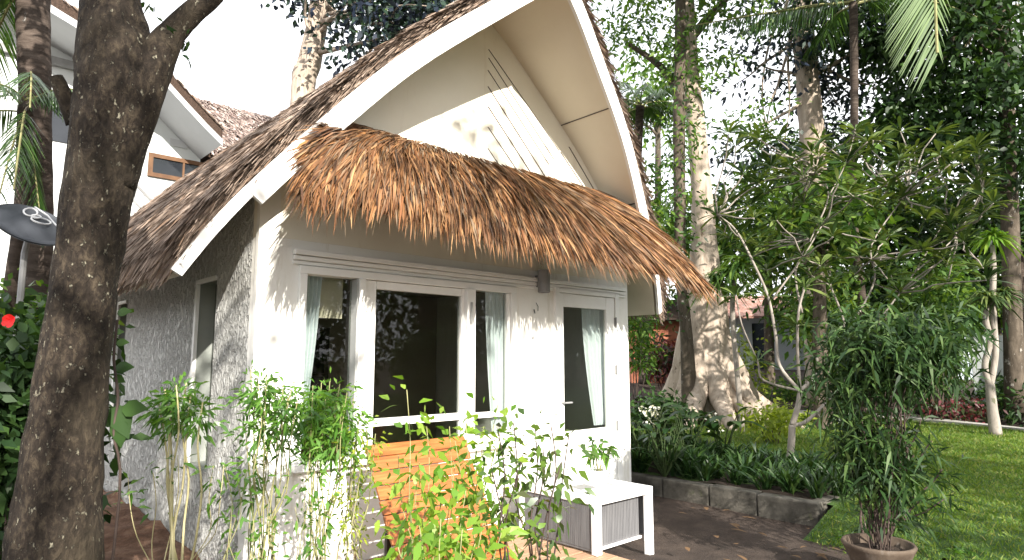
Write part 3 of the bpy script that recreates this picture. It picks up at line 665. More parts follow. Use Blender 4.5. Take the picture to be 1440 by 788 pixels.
# side table
TX0, TX1, TY0, TY1 = 4.10, 4.87, 3.44, 4.34
TB = empty('side_table', (4.48, 3.97, .05), 'white low patio table with grey ribbed side panels by the door', 'table')
G().box(TX0, TX1, TY0, TY1, .435, .495).build('table_top', M['tablewhite'], TB, bevel=.006)
for xx in (TX0+.035, TX1-.035):
    for yy in (TY0+.03, TY1-.03):
        G().box(xx-.033, xx+.033, yy-.028, yy+.028, .052 if xx < 4.3 else -.11, .434).build('leg', M['tablewhite'], TB, bevel=.004)
for xx in (TX0+.012, TX1-.03):
    gg = G(); yy = TY0+.062
    while yy+.018 < TY1-.06: gg.box(xx, xx+.016, yy, yy+.017, .09, .425); yy += .021
    gg.box(xx+.004, xx+.012, TY0+.06, TY1-.06, .07, .43); gg.build('side_panel', M['ribgrey'], TB)
gg = G(); xx = TX0+.08
while xx+.018 < TX1-.07: gg.box(xx, xx+.017, TY0+.10, TY0+.116, .09, .425); xx += .021
gg.box(TX0+.075, TX1-.075, TY0+.105, TY0+.112, .07, .43); gg.build('side_panel', M['ribgrey'], TB)
G().box(TX0+.07, TX1-.07, TY0+.08, TY0+.10, .055, .075).build('bottom_rail', M['tablewhite'], TB)
# things on the table
PP = empty('potted_plant', (4.50, 3.74, .495), 'small green leafy plant in a white pot on the patio table', 'potted plant')
G().lathe((4.50, 3.74, .497), [(.0, 0), (.055, 0), (.062, .01), (.075, .125), (.08, .14), (.07, .14), (.065, .11), (0, .11)]).build('pot', M['ceramic'], PP, smooth=True)
b = B(); gg = G()
for k in range(11):
    a = k*2.4; r = .03+.015*(k % 3); h = .22+.02*(k % 5)
    tip = (4.50+math.cos(a)*r*2, 3.74+math.sin(a)*r*2, .60+h*random.uniform(.6, 1)); gg.tube(wander((4.5, 3.74, .6), tip, 4, .05), .0035, 5)
    dd = rnd_dirs(7, .15); b.add(np.tile(tip, (7, 1)), dd, RG.uniform(.06, .12, 7), .035, .5)
gg.build('stem', M['stem'], PP); b.build('foliage', M['lf_cane'], PP)
MG = empty('magazine', (4.32, 3.80, .497), 'grey printed magazine lying open on the patio table', 'magazine')
G().prism([(4.22, 3.70, .498), (4.40, 3.66, .498), (4.44, 3.86, .498), (4.26, 3.90, .498)], (0, 0, .008)).build('pages', M['ceramic'], MG)
G().prism([(4.235, 3.71, .508), (4.395, 3.675, .508), (4.43, 3.85, .508), (4.27, 3.885, .508)], (0, 0, .002)).build('cover', M['metal_grey'], MG)
G().prism([(4.62, 3.62, .498), (4.76, 3.60, .498), (4.78, 3.76, .498), (4.64, 3.78, .498)], (0, 0, .006)).build('folded_paper', M['blind'], label='folded cream paper lying beside the white plant pot on the table', cat='paper')

# ================================================================== PLANT BUILDERS
def stems_leaves(name, label, cat, base, stems, leafm, stemm, L, W, per, spread=.08, group=None, up=.1, droop=.4, leaf_from=.45, srad=.006):
    """upright shrub: each stem a tube of its own, leaves along its upper part"""
    e = empty(name, base, label, cat, group); b = B()
    for (top, bend) in stems:
        p0 = Vector(base)+Vector((random.uniform(-.06, .06), random.uniform(-.06, .06), 0)); top = Vector(top)
        path = wander(p0, top, 7, bend); path, rr = smoothpath(path, [srad*(1-.5*i/6) for i in range(7)], 3)
        G().tube(path, rr, 6).build('stem', stemm, e, smooth=True)
        n = per; ts = RG.uniform(leaf_from, 1, n)**.8; ts[:max(4, n//5)] = RG.uniform(.95, 1, max(4, n//5))
        P = np.array([path[min(len(path)-1, int(t*(len(path)-1)))] for t in ts]); off = RG.normal(size=(n, 3))*spread*(.3+.7*ts[:, None])
        D = off/(np.linalg.norm(off, axis=1, keepdims=True)+1e-6)+rnd_dirs(n)*.5; D[:, 2] += up
        b.add(P+off*.8, D, L*RG.uniform(.6, 1.2, n), W*RG.uniform(.7, 1.2, n), droop)
    b.build('foliage', leafm, e); return e
def px_stems(base, pxs, D, j=.15, bend=.05): return [(at(x, y, D+random.uniform(-j, j)), bend) for x, y in pxs]
def gbase(x, D, z=0.0): p = at(x, 505, D); return (p.x, p.y, z)
# cane plant beside stucco wall (A)
stems_leaves('cane_plant', 'tall cane plant with pale yellow stems in front of the grey stucco wall', 'plant', gbase(278, 3.5), px_stems(0, ((232, 548), (248, 542), (262, 538), (268, 556), (240, 565), (285, 566), (222, 560)), 3.5, .1, .022), M['lf_cane'], M['stemyel'], .07, .018, 70, .045, leaf_from=.9, srad=.008)
stems_leaves('young_shrub', 'short sprig with flat green leaves low against the stucco wall', 'shrub', gbase(255, 3.6), px_stems(0, ((180, 672), (215, 665), (315, 652), (300, 655), (250, 640)), 3.6), M['lf_cane'], M['stemyel'], .07, .02, 14, .05, leaf_from=.8, srad=.004)
# B, C clusters
stems_leaves('bamboo_clump', 'leftmost slender bamboo clump with dark leafy tops at the facade corner', 'bamboo', gbase(385, 3.55), px_stems(0, ((352, 520), (362, 532), (375, 526), (386, 535), (398, 540), (410, 548), (372, 545), (392, 560), (345, 600), (350, 650), (418, 565), (358, 545), (380, 550), (405, 560)), 3.55, .15, .03), M['lf_cane'], M['stem'], .065, .017, 62, .05, leaf_from=.80, srad=.005, group='bamboo clumps in front of the facade')
stems_leaves('bamboo_clump', 'bushier bright bamboo clump below the left window', 'bamboo', gbase(455, 3.6), px_stems(0, ((428, 550), (440, 542), (452, 538), (464, 536), (478, 540), (488, 552), (497, 560), (470, 570), (446, 590), (505, 590), (435, 565), (458, 560), (482, 570)), 3.6, .15, .03), M['lf_cane2'], M['stem'], .062, .017, 90, .05, leaf_from=.76, srad=.005, group='bamboo clumps in front of the facade')
stems_leaves('flowering_shrub', 'thin shrub of pale yellow green tips between bamboo and lounger', 'shrub', gbase(500, 3.5), px_stems(0, ((505, 585), (515, 600), (528, 610), (495, 620), (508, 650), (480, 680)), 3.5), M['lf_yellow'], M['stem'], .035, .014, 70, .05, leaf_from=.5, srad=.005)
# E shrubs before the lounger
stems_leaves('leafy_shrub', 'sunlit yellow green shrub standing in front of the orange lounger', 'shrub', gbase(600, 3.0), px_stems(0, ((572, 548), (600, 600), (560, 640), (632, 600), (590, 650), (640, 650), (575, 700), (620, 720), (655, 690)), 3.0, .2), M['lf_bright'], M['stem'], .072, .03, 44, .085, leaf_from=.22, srad=.004)
stems_leaves('leafy_shrub', 'low bright green shrub at the bottom edge below the lounger seat', 'shrub', gbase(640, 2.6), px_stems(0, ((590, 740), (620, 730), (650, 745), (680, 735), (705, 750), (560, 770), (640, 770), (668, 765)), 2.6, .15), M['lf_bright'], M['stem'], .08, .032, 50, .09, leaf_from=.4, srad=.004)
stems_leaves('leafy_shrub', 'shrub with glossy green leaves in front of the sliding pane corner', 'shrub', gbase(690, 3.1), px_stems(0, ((655, 590), (680, 600), (700, 570), (690, 625), (705, 600), (640, 620)), 3.1, .2), M['lf_bright'], M['stem'], .07, .03, 34, .08, leaf_from=.5, srad=.004)
stems_leaves('dark_stemmed_shrub', 'open shrub with dark woody stems and sparse leaves left of the patio table', 'shrub', gbase(742, 3.0), px_stems(0, ((700, 605), (722, 595), (752, 600), (775, 600), (800, 612), (735, 640), (790, 650), (765, 625), (690, 655)), 3.0, .15), M['lf_dull'], M['stemdark'], .065, .028, 40, .07, leaf_from=.4, srad=.006)
# F low filler sprigs
for i, (x, D) in enumerate(((430, 3.3), (350, 3.3))):
    stems_leaves('low_sprig', ('low leafy sprig at the foot of the bright bamboo clump', 'low leafy sprig at the foot of the corner bamboo clump')[i], 'sprig', gbase(x, D), px_stems(0, tuple((x+random.uniform(-45, 45), random.uniform(640, 740)) for _ in range(8)), D), M['lf_cane'], M['stem'], .05, .018, 26, .05, leaf_from=.3, srad=.003, group='low sprigs at the bamboo feet')

# ================================================================== FOREGROUND TREE
D0 = 2.8
FT = empty('foreground_tree', gbase(70, D0), 'dark flaky barked tree leaning in the left foreground with a forked branch', 'tree')
ctr = [(40, 1080, 185), (62, 900, 165), (75, 788, 143), (84, 690, 126), (93, 600, 116), (106, 500, 108), (119, 400, 102), (134, 300, 108), (152, 200, 122), (166, 120, 138), (162, 60, 124), (157, 0, 98), (150, -90, 92), (140, -260, 80)]
P = [at(x, y, D0) for x, y, w in ctr]; Rd = [w/906*D0*.80/2 for _, _, w in ctr]
P, Rd = smoothpath(P, Rd, 6)
TR = G().tube(P, Rd, 40, noise=.022).build('trunk', M['bark_front'], FT, smooth=True)
p, r = smoothpath([at(158, 260, D0), at(176, 190, D0), at(200, 125, D0), at(222, 78, D0+.02), at(244, 45, D0+.04), at(270, 18, D0+.05), at(300, -8, D0+.08), at(330, -60, D0+.1)], [.09, .10, .10, .078, .058, .052, .048, .044], 4)
G().tube(p, r, 20, noise=.02).build('branch', M['bark_front'], FT, smooth=True)
p, r = smoothpath([at(112, 170, D0), at(92, 138, D0-.05), at(78, 108, D0-.08)], [.06, .035, .028], 3)
G().tube(p, r, 12, noise=.03).build('branch_stub', M['bark_front'], FT, smooth=True)
b = B(); cs = [at(x, y, D0+random.uniform(-.1, .1)) for x, y in ((210, 5), (222, 22), (232, 38), (246, 28), (262, 60), (272, 58), (215, -5), (255, 75))]
clumps(b, cs, 3, .02, .05, .02)
# crown above the picture
crown = ell(at(160, -400, 3.0), (1.8, 1.8, .6), 110, .0); clumps(b, crown, 26, .22, .13, .06)
b.build('crown', M['lf_dark'], FT)
# big heart leaves beside the trunk
VN = empty('climbing_vine', gbase(160, 3.1), 'dark vine with large heart shaped leaves on the right side of the trunk', 'vine')
p = [gbase(165, 3.05), at(168, 700, 3.05), at(160, 610, 3.0), at(166, 560, 3.0), at(160, 505, 2.98), at(165, 450, 2.98)]
G().tube(smoothpath(p, [.006]*6, 4)[0], .006, 6).build('stem', M['stemdark'], VN)
b = B()
for x, y, dx, dy, L in ((162, 572, .5, -.9, .15), (172, 575, 1, .1, .12), (166, 590, .2, -1, .12), (162, 518, 1, .15, .09), (160, 530, .8, -.3, .06), (164, 482, 1, .1, .06), (160, 468, .6, .1, .05), (165, 440, 1, .2, .07)):
    c = at(x, y, 3.0); d = Vector((RX, RY, 0))*dx+Vector((0, 0, dy)); b.add([c], [d], L, L*.7, .1, ((0, .3), (.2, .95), (.45, 1), (.75, .5), (1, .02)), U=[(-FX, -FY, .5)])
b.build('foliage', M['lf_dark'], VN)

# ================================================================== GENERIC TREES AND PALMS
def tree(name, label, cat, base, path, rad, crown, nl, leafm, barkm, L=.14, W=.06, per=30, rad_c=.35, group=None, twigs=10, shell=.3, droop=.3):
    e = empty(name, base, label, cat, group)
    p, r = smoothpath([base]+path, rad, 5)
    G().tube(p, r, 18, noise=.03).build('trunk', barkm, e, smooth=True)
    b = B(); allc = []
    for c, rr, k in crown:
        cs = ell(c, rr, k, shell); allc += list(cs); clumps(b, cs, per, rad_c, L, W, droop)
    tw = G(); st = p[int(len(p)*.55):]
    for c in random.sample(allc, min(twigs, len(allc))):
        s_ = random.choice(st); q, rq = smoothpath(wander(s_, c, 5, .10), [min(r[-1]*.8, .09), .05, .035, .02, .01], 3); tw.tube(q, rq, 6)
    if twigs: tw.build('branches', barkm, e, smooth=True)
    b.build('crown', leafm, e); return e
def frond(b, gmid, a, d, L, droop, ll=.5, n=46, w=.03, hang=.6, width=None):
    """one pinnate palm leaf"""
    a = Vector(a); d = Vector(d).normalized(); path = []
    for i in range(13):
        t = i/12; path.append(a+d*L*t+Vector((0, 0, -droop*L*t*t)))
    gmid.tube(path, [(.022 if L > 1 else .011)*(1-.8*i/12)*(L/2.5)+.004 for i in range(13)], 5)
    ts = np.linspace(.12, 1, n)
    for sgn in (-1, 1):
        P = []; D = []
        for t in ts:
            i = min(11, int(t*12)); f = t*12-i; q = path[i].lerp(path[i+1], f); tg = (path[i+1]-path[i]).normalized()
            sd = tg.cross(Vector((0, 0, 1))).normalized()*sgn
            P.append(q); D.append(sd*.8+tg*.65+Vector((0, 0, -hang*random.uniform(.6, 1.1)))+Vector([random.uniform(-.08, .08) for _ in range(3)]))
        Ls = ll*np.sin(np.pi*(ts*.8+.17))*RG.uniform(.85, 1.1, n)
        b.add(P, D, Ls, w, .35, ((0, .6), (.3, 1), (1, .08)), U=np.array([0, 0, 1.])+RG.normal(size=(n, 3))*.25)
def palm(name, label, base, top, rad, fr, leafm, group=None, w=.03, ll=.5, old=0, n=46, hang=.6):
    e = empty(name, base, label, 'palm', group)
    p, r = smoothpath(wander(base, top, 5, .015), [rad*1.25, rad, rad*.95, rad*.9, rad], 8)
    G().tube(p, [q*(1+.04*(i % 2)) for i, q in enumerate(r)], 16, noise=.01).build('trunk', M['bark_palm'], e, smooth=True)
    for (d, L, dr) in fr:
        b = B(); gm = G(); frond(b, gm, Vector(top)+Vector((0, 0, random.uniform(-.1, .1))), d, L, dr, ll, n, w, hang)
        f = b.build('frond', leafm, e); gm.build('midrib', M['stem'], f)
        f2 = f.children[0] if f.children else None
    if old:
        for k in range(old):
            b = B(); gm = G(); frond(b, gm, Vector(top)+Vector((0, 0, -.15)), (math.cos(k*2.1), math.sin(k*2.1), -.3), 1.4, .75, ll*.7, 26, w); b.build('dry_frond', M['lf_palmold'], e)
    return e
def ring(n, L, up=.6, dr=.55, ph=0): return [((math.cos(ph+k*2*math.pi/n), math.sin(ph+k*2*math.pi/n), up+.25*math.sin(k*2.3)), L*random.uniform(.85, 1.1), dr*random.uniform(.8, 1.2)) for k in range(n)]

# left side palm just behind the big tree
pb = gbase(52, 5.0)
palm('palm', 'palm with a brown trunk and hanging fronds at the far left edge', pb, at(46, -20, 5.0), .12, [((-RX+FX*a, -RY+FY*a, u), 1.8, .7) for a, u in ((0, .3), (-.8, .3), (.8, .4), (.3, .9), (-.3, -.1))]+[((-FX*.8-RX*.5, -FY*.8-RY*.5, -.4), 1.3, .6)], M['lf_palm'], ll=.42, n=40, w=.025)
# drooping frond visible across its trunk
e = palm('palm', 'small palm with short green fronds low between the two left trunks', gbase(28, 4.6), at(36, 150, 4.6), .05, [((-RX*s, -RY*s, .25), .85, .6) for s in (1, -1)]+[((-FX*.5, -FY*.5, .2), .8, .9), ((RX*.3-FX*.4, RY*.3-FY*.4, -.2), .9, .5), ((RX*.6, RY*.6, .6), .9, .8), ((RX*.2, RY*.2, -.7), .8, .3), ((-FX*.6+RX*.5, -FY*.6+RY*.5, .5), .95, .9), ((-FX*.7-RX*.3, -FY*.7-RY*.3, .9), 1.0, 1.2), ((RX*.8, RY*.8, .2), .7, .7), ((-FX*.4+RX*.2, -FY*.4+RY*.2, -.5), .8, .4)], M['lf_palm'], ll=.24, n=34, w=.014)
# satellite dish
sdp = at(46, 315, 4.2)
SD = empty('satellite_dish', (sdp.x, sdp.y, 0), 'dark grey satellite dish with a pale emblem behind the left tree', 'satellite dish')
ax = (Vector((-FX, -FY, 0))*.55+Vector((-RX, -RY, 0))*-.45+Vector((0, 0, -.62))).normalized()
# disc edge runs from upper left to lower right in view
uu = (Vector((RX, RY, 0))*.80+Vector((0, 0, -.62))).normalized(); nn = (Vector((-FX, -FY, 0))*.62+Vector((RX, RY, 0))*.48+Vector((0, 0, .62))); nn = (nn-uu*nn.dot(uu)).normalized(); vv = nn.cross(uu)
nn = (Vector((-FX, -FY, 0))*.33+Vector((RX*.62, RY*.62, .80))*.86); nn = (nn-uu*nn.dot(uu)).normalized(); vv = nn.cross(uu)
gg = G(); nr, na = 8, 40; R0 = .225
for k, off in ((0, 0), (1, -.012)):
    for i in range(nr+1):
        for j in range(na):
            r = R0*i/nr; a = 2*math.pi*j/na; q = sdp+uu*r*math.cos(a)+vv*r*math.sin(a)+nn*(off+.05*(1-(i/nr)**2)*1); gg.v.append(tuple(q))
n0 = (nr+1)*na
for k in (0, 1):
    for i in range(nr):
        for j in range(na):
            a = k*n0+i*na+j; b_ = k*n0+i*na+(j+1) % na; q = (a, b_, b_+na, a+na); gg.f.append(q if k else q[::-1])
for j in range(na): a = nr*na+j; b_ = nr*na+(j+1) % na; gg.f.append((a, b_, b_+n0, a+n0))
DI = gg.build('dish', M['metal_dark'], SD, smooth=True)
gg = G(); e_ = sdp+nn*.060
def loop(c, a, b_, ph, r=.006, n=18, rot=0):
    pts = []
    for i in range(n+1):
        t = 2*math.pi*i/n; xx = a*math.cos(t); yy = b_*math.sin(t); pts.append(c+uu*(xx*math.cos(rot)-yy*math.sin(rot))+vv*(xx*math.sin(rot)+yy*math.cos(rot)))
    gg.tube(pts, r, 5)
loop(e_+uu*-.05+nn*.0, .035, .055, 0, rot=.5); loop(e_+uu*.045, .035, .055, 0, rot=-.5); loop(e_, .018, .03, 0)
gg.tube([e_+uu*-.10+vv*.07, e_+uu*.0+vv*.085, e_+uu*.11+vv*.06], .006, 5)
gg.build('emblem', M['emblem'], DI)
G().tube([sdp-nn*.02, sdp-nn*.12+Vector((0, 0, -.1)), (sdp.x, sdp.y, .0)][0:2]+[Vector((sdp.x-nn.x*.12, sdp.y-nn.y*.12, 0))], .02, 8).build('mast', M['metal_grey'], SD)
# dark bushes and hibiscus at left
def bush(name, label, cat, c, r, k, leafm, L=.08, W=.035, per=24, rc=.13, group=None, stemm='stemdark', flowers=None, shell=.1, base=None):
    base = base or (c[0], c[1], gz(c[0], c[1])); e = empty(name, base, label, cat, group)
    cs = ell(c, r, k, shell); cs[:, 2] = np.maximum(cs[:, 2], base[2]+.06); b = B(); clumps(b, cs, per, rc, L, W, .3)
    b.build('foliage', leafm, e); gg = G()
    for q in cs[:max(3, k//8)]: gg.tube(wander(base, q, 4, .08), [.014, .011, .008, .004], 5)
    gg.build('stems', M[stemm], e); return e
HB = bush('hibiscus_bush', 'dark hibiscus bush with one red flower at the left edge', 'bush', at(0, 540, 3.6), (.40, .40, .55), 100, M['lf_dark'], .09, .05, 22, .10)
fl = at(15, 450, 3.05); b = B(); nv = Vector((-FX, -FY, .2)); 
dd = [Vector((RX, RY, 0))*math.cos(a)+Vector((0, 0, 1))*math.sin(a)+nv*.5 for a in np.linspace(0, 2*math.pi, 6)[:-1]]
b.add(np.tile(fl, (5, 1)), dd, .036, .034, .2, ((0, .3), (.4, .9), (.8, 1), (1, .4)), U=[tuple(nv)]*5); b.add([fl], [nv], .05, .008)
b.build('flower', M['flower_red'], HB)
bush('dark_bush', 'dense dark bush at the bottom left behind the trunk', 'bush', at(-10, 660, 3.7), (.45, .5, .7), 130, M['lf_dark'], .10, .05, 22, .12)
bush('dark_bush', 'dark leafy bush between the stucco wall end and the palm trunk', 'bush', (-.4, 6.8, .9), (.7, .9, 1.0), 100, M['lf_dark'], .12, .06, 22, .15)
bush('dark_bush', 'green bush directly under the satellite dish', 'bush', at(30, 470, 4.6), (.5, .5, .3), 70, M['lf_mid'], .08, .04, 22, .12)
# grass tufts by the trunk
for i, (x, y, D) in enumerate(((158, 770, 3.3), (172, 745, 3.6))):
    c = onX(x, y, .62+.2*i); b = B(); n = 60; d = rnd_dirs(n); d[:, 2] = np.abs(d[:, 2])+.8
    base = (c.x, c.y, .02); b.add(np.array(base)+RG.normal(size=(n, 3))*np.array([.04, .04, 0]), d, RG.uniform(.2, .42, n), .012, .45, ((0, .8), (.4, 1), (1, .05)))
    b.build('grass_tuft', M['lf_yellow'], label=('yellow green grass tuft at the foot of the big trunk', 'yellow green grass tuft on the dirt bank below the stucco wall')[i], cat='grass tuft', group='grass tufts')

# ================================================================== NEIGHBOUR HOUSE
YN = 15.4
NH = empty('neighbour_house', (2, YN, 0), 'two storey white house with grey soffits and thatch behind the cottage', 'house')
vp = [(60, 5), (81, 18), (150, 60), (225, 107), (262, 148), (290, 178), (312, 200)]
vy = 14.0
V = [onY(x, y, vy) for x, y in vp]; ap = V[0]+Vector((-1.9, 0, 1.0)); V = [ap+Vector((-3.2, 0, -2.4)), ap]+V
gt = G(); gs = G(); gf = G()
for a, b_ in zip(V, V[1:]):
    for g_, o0, o1, ya, yb in ((gt, .0, .30, vy, 22), (gs, -.06, -.002, vy+.05, 22)):
        i = len(g_.v); g_.v += [(a.x, ya, a.z+o0), (b_.x, ya, b_.z+o0), (b_.x, yb, b_.z+o0), (a.x, yb, a.z+o0), (a.x, ya, a.z+o1), (b_.x, ya, b_.z+o1), (b_.x, yb, b_.z+o1), (a.x, yb, a.z+o1)]
        g_.f += [tuple(i+k for k in q) for q in ((0, 1, 2, 3), (4, 7, 6, 5), (0, 4, 5, 1), (1, 5, 6, 2), (3, 2, 6, 7), (0, 3, 7, 4))]
    gf.prism([(a.x, vy-.06, a.z-.10), (b_.x, vy-.06, b_.z-.10), (b_.x, vy-.06, b_.z+.04), (a.x, vy-.06, a.z+.04)], (0, .05, 0))
NR = gt.build('roof', M['thatchbase'], NH); gs.build('soffit', M['soffgrey'], NH); gf.build('bargeboard', M['soffgrey'], NH)
poly = [(V[0].x+.3, YN, 0), (V[-1].x, YN, 0), (V[-1].x, YN, V[-1].z-.04)]+[(q.x, YN, q.z-.04) for q in reversed(V[1:-1])]+[(V[0].x+.3, YN, V[0].z)]
G().prism(poly, (0, .2, 0)).build('gable_wall', M['housewall'], NH)
a = onY(209, 215, YN); c = onY(290, 262, YN)
wn = empty('window', (a.x, YN, c.z), None, None); wn.parent = NH; wn.location = Vector((a.x, YN, c.z))-Vector(NH.location)
x0, x1, z0, z1 = a.x, c.x+.2, c.z, a.z
gg = G().box(x0, x1, YN-.06, YN-.002, z1-.09, z1).box(x0, x1, YN-.06, YN-.002, z0, z0+.09).box(x0, x0+.09, YN-.06, YN-.002, z0+.091, z1-.091).box(x1-.09, x1, YN-.06, YN-.002, z0+.091, z1-.091).box((x0+x1)/2-.02, (x0+x1)/2+.02, YN-.05, YN-.004, z0+.091, z1-.091)
gg.build('window_frame', M['woodframe'], wn)
G().box(x0+.09, x1-.09, YN-.02, YN-.003, z0+.09, z1-.09).build('pane', M['darkglass'], wn)
a = onY(239, 195, YN); c = onY(263, 210, YN); G().box(a.x, c.x, YN-.03, YN-.002, c.z, a.z).build('wall_vent', M['soffgrey'], NH)
for (xa, ya, xb, yb) in ((64, 150, 110, 205),):
    a = onY(xa, ya, YN); c = onY(xb, yb, YN)
    w2 = empty('window', (a.x, YN, c.z), None, None); w2.parent = NH; w2.location = Vector((a.x, YN, c.z))-Vector(NH.location)
    G().box(a.x, c.x, YN-.03, YN-.002, c.z, a.z).build('pane', M['darkglass'], w2); G().box(a.x-.1, c.x+.1, YN-.07, YN-.002, a.z+.001, a.z+.12).build('window_frame', M['soffgrey'], w2)
a = onY(20, 90, YN); c = onY(112, 97, YN); G().box(a.x-1.5, c.x+1.0, YN-.12, YN-.002, c.z-.08, c.z+.08).build('cross_beam', M['metal_grey'], NH)
gg = G()                                                # balcony rail
a = onY(170, 238, 14.2); c = onY(212, 300, 14.2)
gg.tube([(a.x, 14.2, a.z), (c.x, 14.2, c.z+.25)], .03, 6); gg.tube([(a.x, 14.2, a.z-.35), (c.x, 14.2, c.z-.1)], .02, 6)
for k in range(5): t = k/4; xx = a.x+(c.x-a.x)*t; zz = a.z+(c.z+.25-a.z)*t; gg.tube([(xx, 14.2, zz), (xx, 14.2, zz-.9)], .018, 5)
gg.build('balcony_rail', M['metal_grey'], NH)
# second wing with the speckled thatch slope
ra = onY(238, 138, 19.0); rb = onY(400, 163, 19.0); zr = (ra.z+rb.z)/2
W2 = empty('thatched_wing', (ra.x, 19.0, 0), 'sunlit speckled thatch roof wing rising right of the neighbour gable', 'house')
RW = G().prism([(ra.x-.6, 19.0, zr), (ra.x-.6, 16.1, zr-2.3), (ra.x-.6, 16.1, zr-2.5), (ra.x-.6, 19.0, zr-.25), (ra.x-.6, 21.9, zr-2.5), (ra.x-.6, 21.9, zr-2.3)], (rb.x-ra.x+2.5, 0, 0)).build('roof', M['thatchbase'], W2)
G().box(ra.x+1.1, rb.x+1.6, 16.7, 21.3, 0, zr-2.35).build('wall', M['housewall'], W2)
cnt = 9000; s_ = RG.uniform(-.02, 1, cnt); X = RG.uniform(ra.x-.55, rb.x+1.9, cnt)
tb = B().add(np.c_[X, 19.0-2.9*s_, zr-2.3*s_+.02], np.c_[RG.normal(size=cnt)*.35, np.full(cnt, -.78), -.62+RG.uniform(0, .3, cnt)], RG.uniform(.15, .4, cnt), RG.uniform(.03, .07, cnt), .1, ((0, .8), (.5, 1), (1, .4)), U=np.array([0, -.6, .8])+RG.normal(size=(cnt, 3))*.6)
M['thatch_far'] = leafmat('sunbleached_thatch', [(.12, .085, .075), (.24, .18, .16), (.40, .34, .31), (.18, .13, .11), (.5, .44, .4)], 0, .8, .1)
tb.build('thatch', M['thatch_far'], RW)
cnt = 2500; k = RG.integers(3, len(V)-1, cnt); f = RG.uniform(0, 1, cnt)
Px = np.array([V[i].x*(1-q)+V[i+1].x*q for i, q in zip(k, f)]); Pz = np.array([V[i].z*(1-q)+V[i+1].z*q for i, q in zip(k, f)])
B().add(np.c_[Px, RG.uniform(vy-.05, vy+1, cnt), Pz+.30], np.c_[np.full(cnt, .7), RG.normal(size=cnt)*.3-.2, np.full(cnt, -.6)], RG.uniform(.08, .16, cnt), .03, .1, ((0, 1), (1, .3))).build('thatch', M['thatch'], NR)

# ================================================================== TREES BEHIND ROOF
tb_ = gbase(420, 15.5)
tree('pale_trunk_tree', 'pale mottled trunk rising behind the thatch roof with dark leaves', 'tree', tb_, [at(424, 160, 15.5), at(435, 90, 15.5), at(448, 20, 15.5), at(455, -60, 15.5)], [.3, .3, .29, .25, .22],
     [(at(455, -20, 15.5), (1.4, 1.2, .9), 40), (at(560, -10, 14.5), (1.7, 1.5, 1.0), 75), (at(520, 50, 14.5), (1.2, 1.2, .9), 42), (at(625, 5, 14), (1.2, 1.2, .6), 40), (at(600, 45, 14), (.8, .8, .5), 16)], 0, M['lf_blue'], M['bark_pale'], .19, .12, 20, .32, twigs=14)
tree('canopy_tree', 'sunny green canopy showing above the thatch near the top', 'tree', gbase(620, 18), [at(620, 200, 18), at(625, 60, 18), at(630, -20, 18)], [.3, .25, .2, .15],
     [(at(640, -5, 17), (1.8, 1.5, .8), 40), (at(560, 0, 17.5), (1.2, 1.2, .7), 18)], 0, M['lf_mid'], M['bark_mid'], .18, .09, 22, .35, twigs=8)

# ================================================================== BIG BUTTRESS TREE
D1 = 15.0
bb = gbase(990, D1, .15)
BT = empty('buttress_tree', bb, 'huge pale tree with flaring buttress roots right of the cottage', 'tree')
ctr = [(990, 640, 120), (990, 600, 116), (990, 560, 96), (990, 520, 74), (991, 470, 62), (992, 430, 58), (991, 380, 42), (989, 320, 33), (985, 250, 29), (978, 170, 27), (969, 90, 28), (964, 10, 27), (958, -90, 25)]
P = [at(x, y, D1) for x, y, w in ctr]; Rd = [w/906*D1/2 for _, _, w in ctr]; P, Rd = smoothpath(P, Rd, 5)
nfl = len(P)
def fl_(a, i): k = max(0, 1-i/28); return 1+.30*k*math.cos(a*5+.7)+.16*k*math.cos(a*9+1.3)+.05*math.sin(a*4+i*.12)
G().tube(P, Rd, 56, noise=.008, flare=fl_).build('trunk', M['bark_pale'], BT, smooth=True)
for x1, y1, w, dd in ((935, 610, .20, -1.0), (1085, 640, .24, -1.6), (1035, 625, .18, -2.2), (965, 625, .2, -2.0), (1120, 600, .16, 0.6), (905, 590, .15, 1.0)):
    a = at(990+(x1-990)*.12, 470, D1); c = at(x1, y1, D1+dd); c.z = .12
    m_ = a.lerp(c, .45); m_.z = .12+(a.z-.12)*.28
    q, r = smoothpath([a, a.lerp(m_, .6)+Vector((0, 0, -.1)), m_, c], [.30, .26, .2, w*.4], 5)
    G().tube(q, r, 12, noise=.02).build('buttress_root', M['bark_pale'], BT, smooth=True)
q, r = smoothpath([at(1022, 515, D1-.2), at(1040, 543, D1-.8), Vector(gbase(1075, 13.9, .26)), Vector(gbase(1110, 13.6, .22)), Vector(gbase(1135, 13.4, .1))], [.16, .15, .14, .12, .06], 5)
G().tube(q, r, 12, noise=.03).build('buttress_root', M['bark_pale'], BT, smooth=True)
for pth in (((968, 150), (930, 95), (880, 60)), ((966, 60), (1010, 10), (1060, -40))):
    q, r = smoothpath([at(x, y, D1) for x, y in pth], [.14, .09, .05], 5); G().tube(q, r, 8).build('branch', M['bark_mid'], BT, smooth=True)
b = B()
for (x, y, dx, dz, k) in ((890, 20, 1.3, .8, 38), (960, -20, 1.6, .7, 40), (950, 190, .35, 2.3, 24), (935, 330, .5, 1.0, 22), (1000, 95, .9, .6, 12), (1060, 170, .7, .5, 10), (955, 60, .5, .9, 12), (1030, 10, 1.0, .5, 16)):
    clumps(b, ell(at(x, y, D1-.6), (dx, dx, dz), k, .0), 22, .22, .16, .07)
clumps(b, ell((11.5, 4.5, 12.2), (6.0, 5.0, 1.4), 110, .0), 16, .6, .5, .24)   # wide crown far above the garden
b.build('crown', M['lf_mid'], BT)
